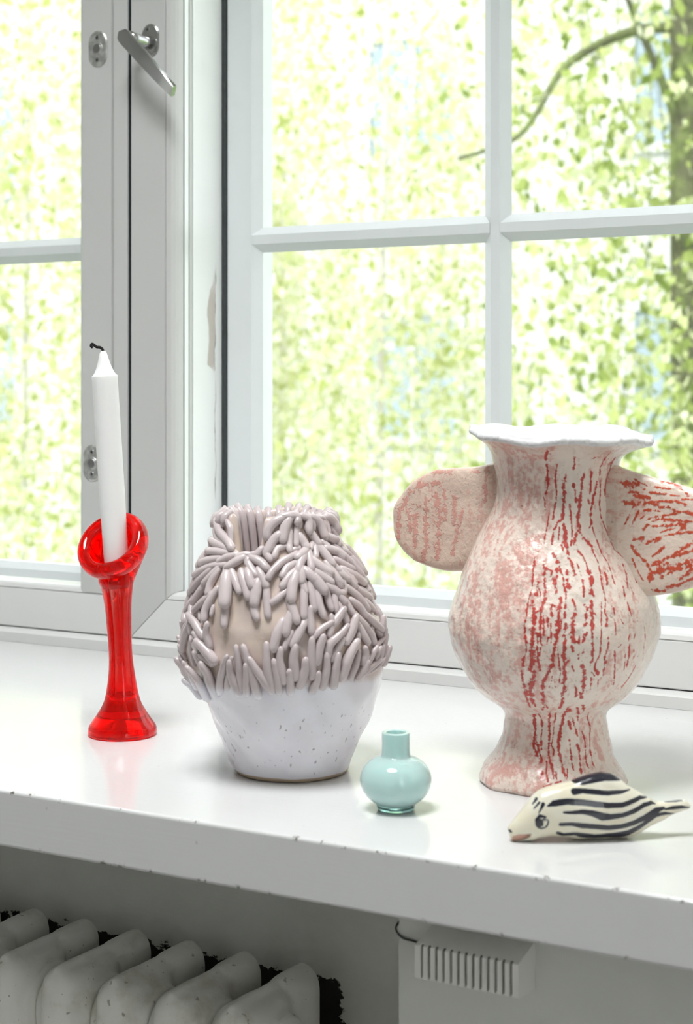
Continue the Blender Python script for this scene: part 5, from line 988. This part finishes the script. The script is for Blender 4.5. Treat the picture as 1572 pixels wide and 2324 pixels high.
for L_ in A_STRIPES:
    for p0, p1 in zip(L_, L_[1:]):
        dx, dy = p1[0] - p0[0], p1[1] - p0[1]
        Xd = SZ[..., 0] - p0[0]; Yd = SZ[..., 1] - p0[1]
        q = np.clip((Xd * dx + Yd * dy) / max(dx * dx + dy * dy, 1e-12), 0, 1)
        hw_ = np.maximum((p0[2] + (p1[2] - p0[2]) * q) * 1.12, .0002)
        st = np.maximum(st, (hw_ - np.hypot(Xd - q * dx, Yd - q * dy)) / .0006)
attr(me, 'stroke', st)
mo = inside(SZ[..., 0], SZ[..., 1], mouth).astype(float)
for _ in range(2): mo[1:-1] = (mo[:-2] + 2 * mo[1:-1] + mo[2:]) / 4
attr(me, 'mouth', mo)
an = link('striped_animal', me, M['striped_glaze'], None, True)
tag(an, 'small cream ceramic animal with black stripes, painted eye and open pink mouth', 'figurine')
# ------------------------------------------------------------------ cast iron radiator in the niche
rad_root = empty('radiator', (-.30, .10, ZF)); tag(rad_root, 'old white painted cast iron radiator with thick columns under the sill', 'radiator')
def section_mesh():
    bm = bmesh.new()
    def column(cy, rx, ry, ztop, zbot, rt):
        rings = []
        nn = 24
        zs = [(zbot, 1.0)] + [(ztop - rt + rt * math.sin(a), .28 + .72 * math.cos(a)) for a in np.linspace(0, math.pi / 2, 7)]
        for z_, k in zs:
            ring = []
            for q in range(nn):
                a = 2 * math.pi * q / nn
                ca, sa = math.cos(a), math.sin(a)
                ring.append(bm.verts.new((math.copysign(abs(ca) ** .75, ca) * rx * (k if k > .5 else k), cy + math.copysign(abs(sa) ** .75, sa) * (ry - rt * .6 * (1 - k)), z_)))
            rings.append(ring)
        for r0, r1 in zip(rings, rings[1:]):
            for q in range(nn): bm.faces.new((r0[q], r0[(q + 1) % nn], r1[(q + 1) % nn], r1[q]))
        bm.faces.new(rings[0][::-1]); bm.faces.new(rings[-1])
    column(.036, .0215, .036, -.152, -.66, .016)
    column(.092, .0170, .026, -.150, -.66, .016)
    def bx(lo, hi):
        g = bmesh.ops.create_cube(bm, size=1)
        for v in g['verts']: v.co = Vector([lo[i] + (v.co[i] + .5) * (hi[i] - lo[i]) for i in range(3)])
    bx((-.0035, .006, -.66), (.0035, .112, -.1475))
    bx((-.012, .012, -.66), (.012, .100, -.155))
    def cyl(y, z, r, x0, x1):
        nn = 28
        a = [bm.verts.new((x0, y + r * math.cos(2 * math.pi * q / nn), z + r * math.sin(2 * math.pi * q / nn))) for q in range(nn)]
        b = [bm.verts.new((x1, y + r * math.cos(2 * math.pi * q / nn), z + r * math.sin(2 * math.pi * q / nn))) for q in range(nn)]
        for q in range(nn): bm.faces.new((a[q], a[(q + 1) % nn], b[(q + 1) % nn], b[q]))
        bm.faces.new(a[::-1]); bm.faces.new(b)
    cyl(.040, -.190, .029, -.0272, .0272)
    cyl(.046, -.62, .026, -.0272, .0272)
    me = bpy.data.meshes.new('section_raw'); bmesh.ops.recalc_face_normals(bm, faces=bm.faces); bm.to_mesh(me); bm.free()
    o = bpy.data.objects.new('tmp', me); col.objects.link(o)
    md = o.modifiers.new('r', 'REMESH'); md.mode = 'VOXEL'; md.voxel_size = .0022
    sm = o.modifiers.new('s', 'SMOOTH'); sm.iterations = 7; sm.factor = .5
    dg = bpy.context.evaluated_depsgraph_get()
    me2 = bpy.data.meshes.new_from_object(o.evaluated_get(dg))
    bpy.data.objects.remove(o); bpy.data.meshes.remove(me)
    me2.polygons.foreach_set('use_smooth', [True] * len(me2.polygons))
    return me2
sec = section_mesh(); sec.name = 'section'; sec.materials.clear(); sec.materials.append(M['radiator_paint'])
PITCH = .0543
for k in range(12):
    o = bpy.data.objects.new('section', sec); col.objects.link(o)
    o.parent = rad_root; o.matrix_parent_inverse = Matrix.Translation(-rad_root.location)
    o.location = (-.1265 - k * PITCH, .045, 0)
# end plug
def xdisc(x0, x1, y, z, r, bev, n=32, hexa=False):
    nn = 8 if hexa else n
    def row(x, rr): return [(x, y + rr * math.cos(2 * math.pi * (q + .5) / nn), z + rr * math.sin(2 * math.pi * (q + .5) / nn)) for q in range(nn)]
    return fix(grid_mesh('plug', [row(x0, r), row(x1 - bev, r), row(x1, r - bev)], True, True, True))
plug = link('end_plug', xdisc(-.103, -.0915, .091, -.192, .0185, .004), M['radiator_paint'], rad_root, True)
link('plug_square', xdisc(-.0915, -.086, .091, -.192, .0075, .0012, hexa=True), M['radiator_paint'], plug)
for yy in (.06, .135):
    for xx in (-.1265, -.1265 - 11 * PITCH):
        link('foot', box((xx - .012, yy - .012, ZF), (xx + .012, yy + .012, -.64), .003), M['radiator_paint'], rad_root)

# ------------------------------------------------------------------ slotted room sensor under the sill
ts = empty('room_sensor', (.08, .045, -.0860)); tag(ts, 'small grey white slotted sensor box on the wall under the sill', 'sensor')
x0, x1 = .0424, .1170
zt0, zb0 = -.0645, -.0862            # front top and bottom
yf = .0170; ybk = .0448
yh = yf + .0034
def sz_(y): return zt0 + .0070 * (y - yf) / (ybk - yf), zb0 - .0030 * (y - yf) / (ybk - yf)
ring = lambda xx: [(xx, yh, sz_(yh)[0]), (xx, ybk, sz_(ybk)[0]), (xx, ybk, sz_(ybk)[1]), (xx, yh, sz_(yh)[1])]
link('housing', fix(grid_mesh('housing', [ring(x0), ring(x1)], True, True, True)), M['sensor_plastic'], ts)
link('shade_liner', box((x0 + .002, yh - .0006, zb0 + .0006), (x1 - .002, yh + .0001, zt0 + .0002)), M['slot_shade'], ts)  # black sheet behind the slats, painted shade for the slots
NSL = 14
pitch = (x1 - x0 - .0050) / 13
for k in range(NSL):
    xa = x0 + (.0 if k == 0 else .0006 + k * pitch); wd = .0042 if k == 0 else (.0034 if k < 13 else x1 - xa)
    bm = bmesh.new()
    pr = [(yf, zt0 - .0006), (yf + .0006, zt0 + .0001), (yh, sz_(yh)[0]), (yh, sz_(yh)[1]), (yf + .0006, zb0), (yf, zb0 + .0006)]
    me = fix(grid_mesh('slat', [[(xx, p[0], p[1]) for p in pr] for xx in (xa, xa + wd)], True, True, True)); bm.free()
    link('slat', me, M['sensor_plastic'], ts)
wire = [(.0432, .040, -.0740), (.036, .0435, -.0735), (.027, .0438, -.0722), (.0195, .0438, -.0715), (.0150, .0436, -.068), (.0140, .0450, -.064), (.0142, .060, -.062), (.0142, .10, -.070)]
link('cable', tube('cable', smooth_prof(wire, 5), .00075, 8), M['dark_wire'], ts, True)

# ------------------------------------------------------------------ outdoors: ground, white house, birches
struct('ground', box((-45, .9, -4.4), (30, 45, -4.2)), 'lawn', 'green lawn outside the window', 'ground')
hb = empty('house', (-7, 15, -4.2)); tag(hb, 'white rendered house across the garden, blurred behind the leaves', 'building')
link('house_wall', box((-24, 15.0, -4.2), (6, 18, 9)), M['house_white'], hb)
k = 0
for zc in (-2.6, .35, 3.35):
    for xc in np.arange(-19.9, 3, 3.05):
        f_ = link('house_window', boxes([((xc - .62, 14.94, zc - .75), (xc - .52, 15.0, zc + .75)), ((xc + .52, 14.94, zc - .75), (xc + .62, 15.0, zc + .75)), ((xc - .52, 14.94, zc - .75), (xc + .52, 15.0, zc - .66)), ((xc - .52, 14.94, zc + .66), (xc + .52, 15.0, zc + .75)), ((xc - .03, 14.95, zc - .66), (xc + .03, 15.0, zc + .66))]), M['house_frame'], hb)
        for sx in (-1, 1):
            a_, b_ = (xc - .52, xc - .03) if sx < 0 else (xc + .03, xc + .52)
            link('pane', box((a_, 14.98, zc - .66), (b_, 14.995, zc + .66)), M['house_pane'], f_)

def leaf_mesh(name, cents, dirs, size, rs):
    n_ = len(cents)
    d_ = dirs / np.linalg.norm(dirs, axis=1, keepdims=True)
    r_ = rs.normal(size=(n_, 3)); s_ = np.cross(d_, r_); s_ /= np.linalg.norm(s_, axis=1, keepdims=True)
    nn_ = np.cross(d_, s_)
    sz = size * rs.uniform(.55, 1.45, (n_, 1))
    a = cents - d_ * sz * .5; b = cents + s_ * sz * .36 + nn_ * sz * .06 - d_ * sz * .05; c_ = cents + d_ * sz * .6; e = cents - s_ * sz * .36 + nn_ * sz * .06 - d_ * sz * .05
    v = np.stack([a, b, c_, e], 1).reshape(-1, 3)
    me = bpy.data.meshes.new(name)
    me.vertices.add(len(v)); me.vertices.foreach_set('co', v.astype(np.float32).reshape(-1))
    me.loops.add(n_ * 4); me.loops.foreach_set('vertex_index', np.arange(n_ * 4, dtype=np.int32))
    me.polygons.add(n_); me.polygons.foreach_set('loop_start', (np.arange(n_) * 4).astype(np.int32)); me.polygons.foreach_set('loop_total', np.full(n_, 4, dtype=np.int32))
    me.update(calc_edges=True)
    return me

def cam_pt(u, v, D):
    a = (u - 786) / 3747; b = (v - 863) / 3747
    F_ = -TW
    return Vector((.5449, -.9567, .31)) + (F_ + RT * a - UP * b) * D

def birch(seed, label, base, height, trunk_r, spread, strands, leaf, zrange, limbs=(), mat='leaf_light', bark='bark_pale', leaves_per=26):
    rs = np.random.RandomState(seed)
    t = empty('birch_tree', base); tag(t, label, 'tree', 'birches in the garden')
    base = Vector(base)
    pts = [base + Vector((math.sin(q * 2.2 + seed) * .10 * q, math.cos(q * 1.7 + seed) * .08 * q, height * q)) for q in np.linspace(0, 1, 9)]
    link('trunk', tube('trunk', [tuple(p) for p in pts], [trunk_r * (1 - .6 * q) for q in np.linspace(0, 1, 9)], 12), M[bark], t, True)
    for lp, lr in limbs:
        sp = smooth_prof([tuple(p) for p in lp], 5)
        link('limb', tube('limb', sp, [lr * (1 - .75 * i / len(sp)) for i in range(len(sp))], 8), M[bark], t, True)
    cents = []; dirs = []; twigs = []
    hubs = [(spread * math.sqrt(rs.uniform(0, 1)), rs.uniform(0, 6.283)) for _ in range(22)]
    for k in range(strands):
        ang = rs.uniform(0, 6.283); rr = spread * math.sqrt(rs.uniform(.02, 1))
        x_ = base.x + rr * math.cos(ang); y_ = base.y + rr * math.sin(ang)
        if rs.uniform() < .7:      # most twigs hang in clumps below a branch
            hr, ha = hubs[rs.randint(22)]
            x_ = base.x + hr * math.cos(ha) + rs.normal(0, .16); y_ = base.y + hr * math.sin(ha) + rs.normal(0, .16)
        z1 = rs.uniform(zrange[0] + (zrange[1] - zrange[0]) * .35, zrange[1]); ln = rs.uniform(1.0, 2.4)
        m_ = int(leaves_per * ln)
        q = rs.uniform(0, 1, m_)
        sway = rs.normal(0, .12, 2)
        c_ = np.stack([x_ + sway[0] * q + rs.normal(0, .055, m_), y_ + sway[1] * q + rs.normal(0, .055, m_), z1 - ln * q + rs.normal(0, .03, m_)], -1)
        c_ = c_[c_[:, 2] > zrange[0]]
        cents.append(c_)
        dd = rs.normal(0, .6, c_.shape); dd[:, 2] -= .7
        dirs.append(dd)
        if k % 4 == 0:
            twigs.append([(x_ + sway[0] * w_, y_ + sway[1] * w_, z1 - ln * w_) for w_ in (0, .5, 1)])
    cents = np.concatenate(cents); dirs = np.concatenate(dirs)
    fo = link('foliage', leaf_mesh('foliage', cents, dirs, leaf, rs), M[mat], t); fo['kind'] = 'stuff'
    bm = bmesh.new()
    for tw in twigs:
        r_ = .0035
        prev = None
        for p in tw:
            ring = [bm.verts.new((p[0] + r_ * math.cos(a), p[1] + r_ * math.sin(a), p[2])) for a in (0, 2.09, 4.19)]
            if prev:
                for q in range(3): bm.faces.new((prev[q], prev[(q + 1) % 3], ring[(q + 1) % 3], ring[q]))
            prev = ring
    me = bpy.data.meshes.new('twigs'); bm.to_mesh(me); bm.free()
    tw_ = link('twigs', me, M[bark], t); tw_['kind'] = 'stuff'
    return t

limbA = [cam_pt(1560, 60, 8.0), cam_pt(1440, 70, 8.0), cam_pt(1340, 110, 7.9), cam_pt(1270, 165, 7.8), cam_pt(1215, 260, 7.7), cam_pt(1160, 320, 7.7), cam_pt(1040, 360, 7.6), cam_pt(960, 470, 7.6)]
limbB = [cam_pt(1555, 330, 8.0), cam_pt(1500, 180, 7.9), cam_pt(1440, 40, 7.8), cam_pt(1380, -120, 7.8)]
limbC = [cam_pt(1100, 150, 7.7), cam_pt(1020, 220, 7.6), cam_pt(960, 330, 7.6), cam_pt(930, 420, 7.6), cam_pt(900, 640, 7.6)]
b0 = cam_pt(1600, 900, 8.0)
birch(3, 'mossy birch with a dark trunk at the right edge of the window', (b0.x, b0.y, -4.2), 9.0, .17, 1.05, 150, .062, (-1.6, 3.4), [(limbA[:7], .030), (limbB, .028)], 'leaf_mid', 'bark_moss')
b1 = cam_pt(860, 900, 9.6)
birch(5, 'pale birch with hanging twigs in the middle of the window', (b1.x, b1.y, -4.2), 9.0, .03, 1.35, 190, .058, (-2.4, 3.4), [], 'leaf_light', 'bark_pale')
b2 = cam_pt(640, 900, 12.6)
birch(11, 'yellow green birch behind the finger vase', (b2.x, b2.y, -4.2), 9.0, .03, 1.7, 250, .064, (-2.4, 4.0), [], 'leaf_light', 'bark_pale')
b3 = cam_pt(60, 900, 10.0)
birch(17, 'dense yellow green birch seen through the left window', (b3.x, b3.y, -4.2), 9.0, .03, 1.5, 440, .060, (-2.4, 3.6), [], 'leaf_light', 'bark_pale')
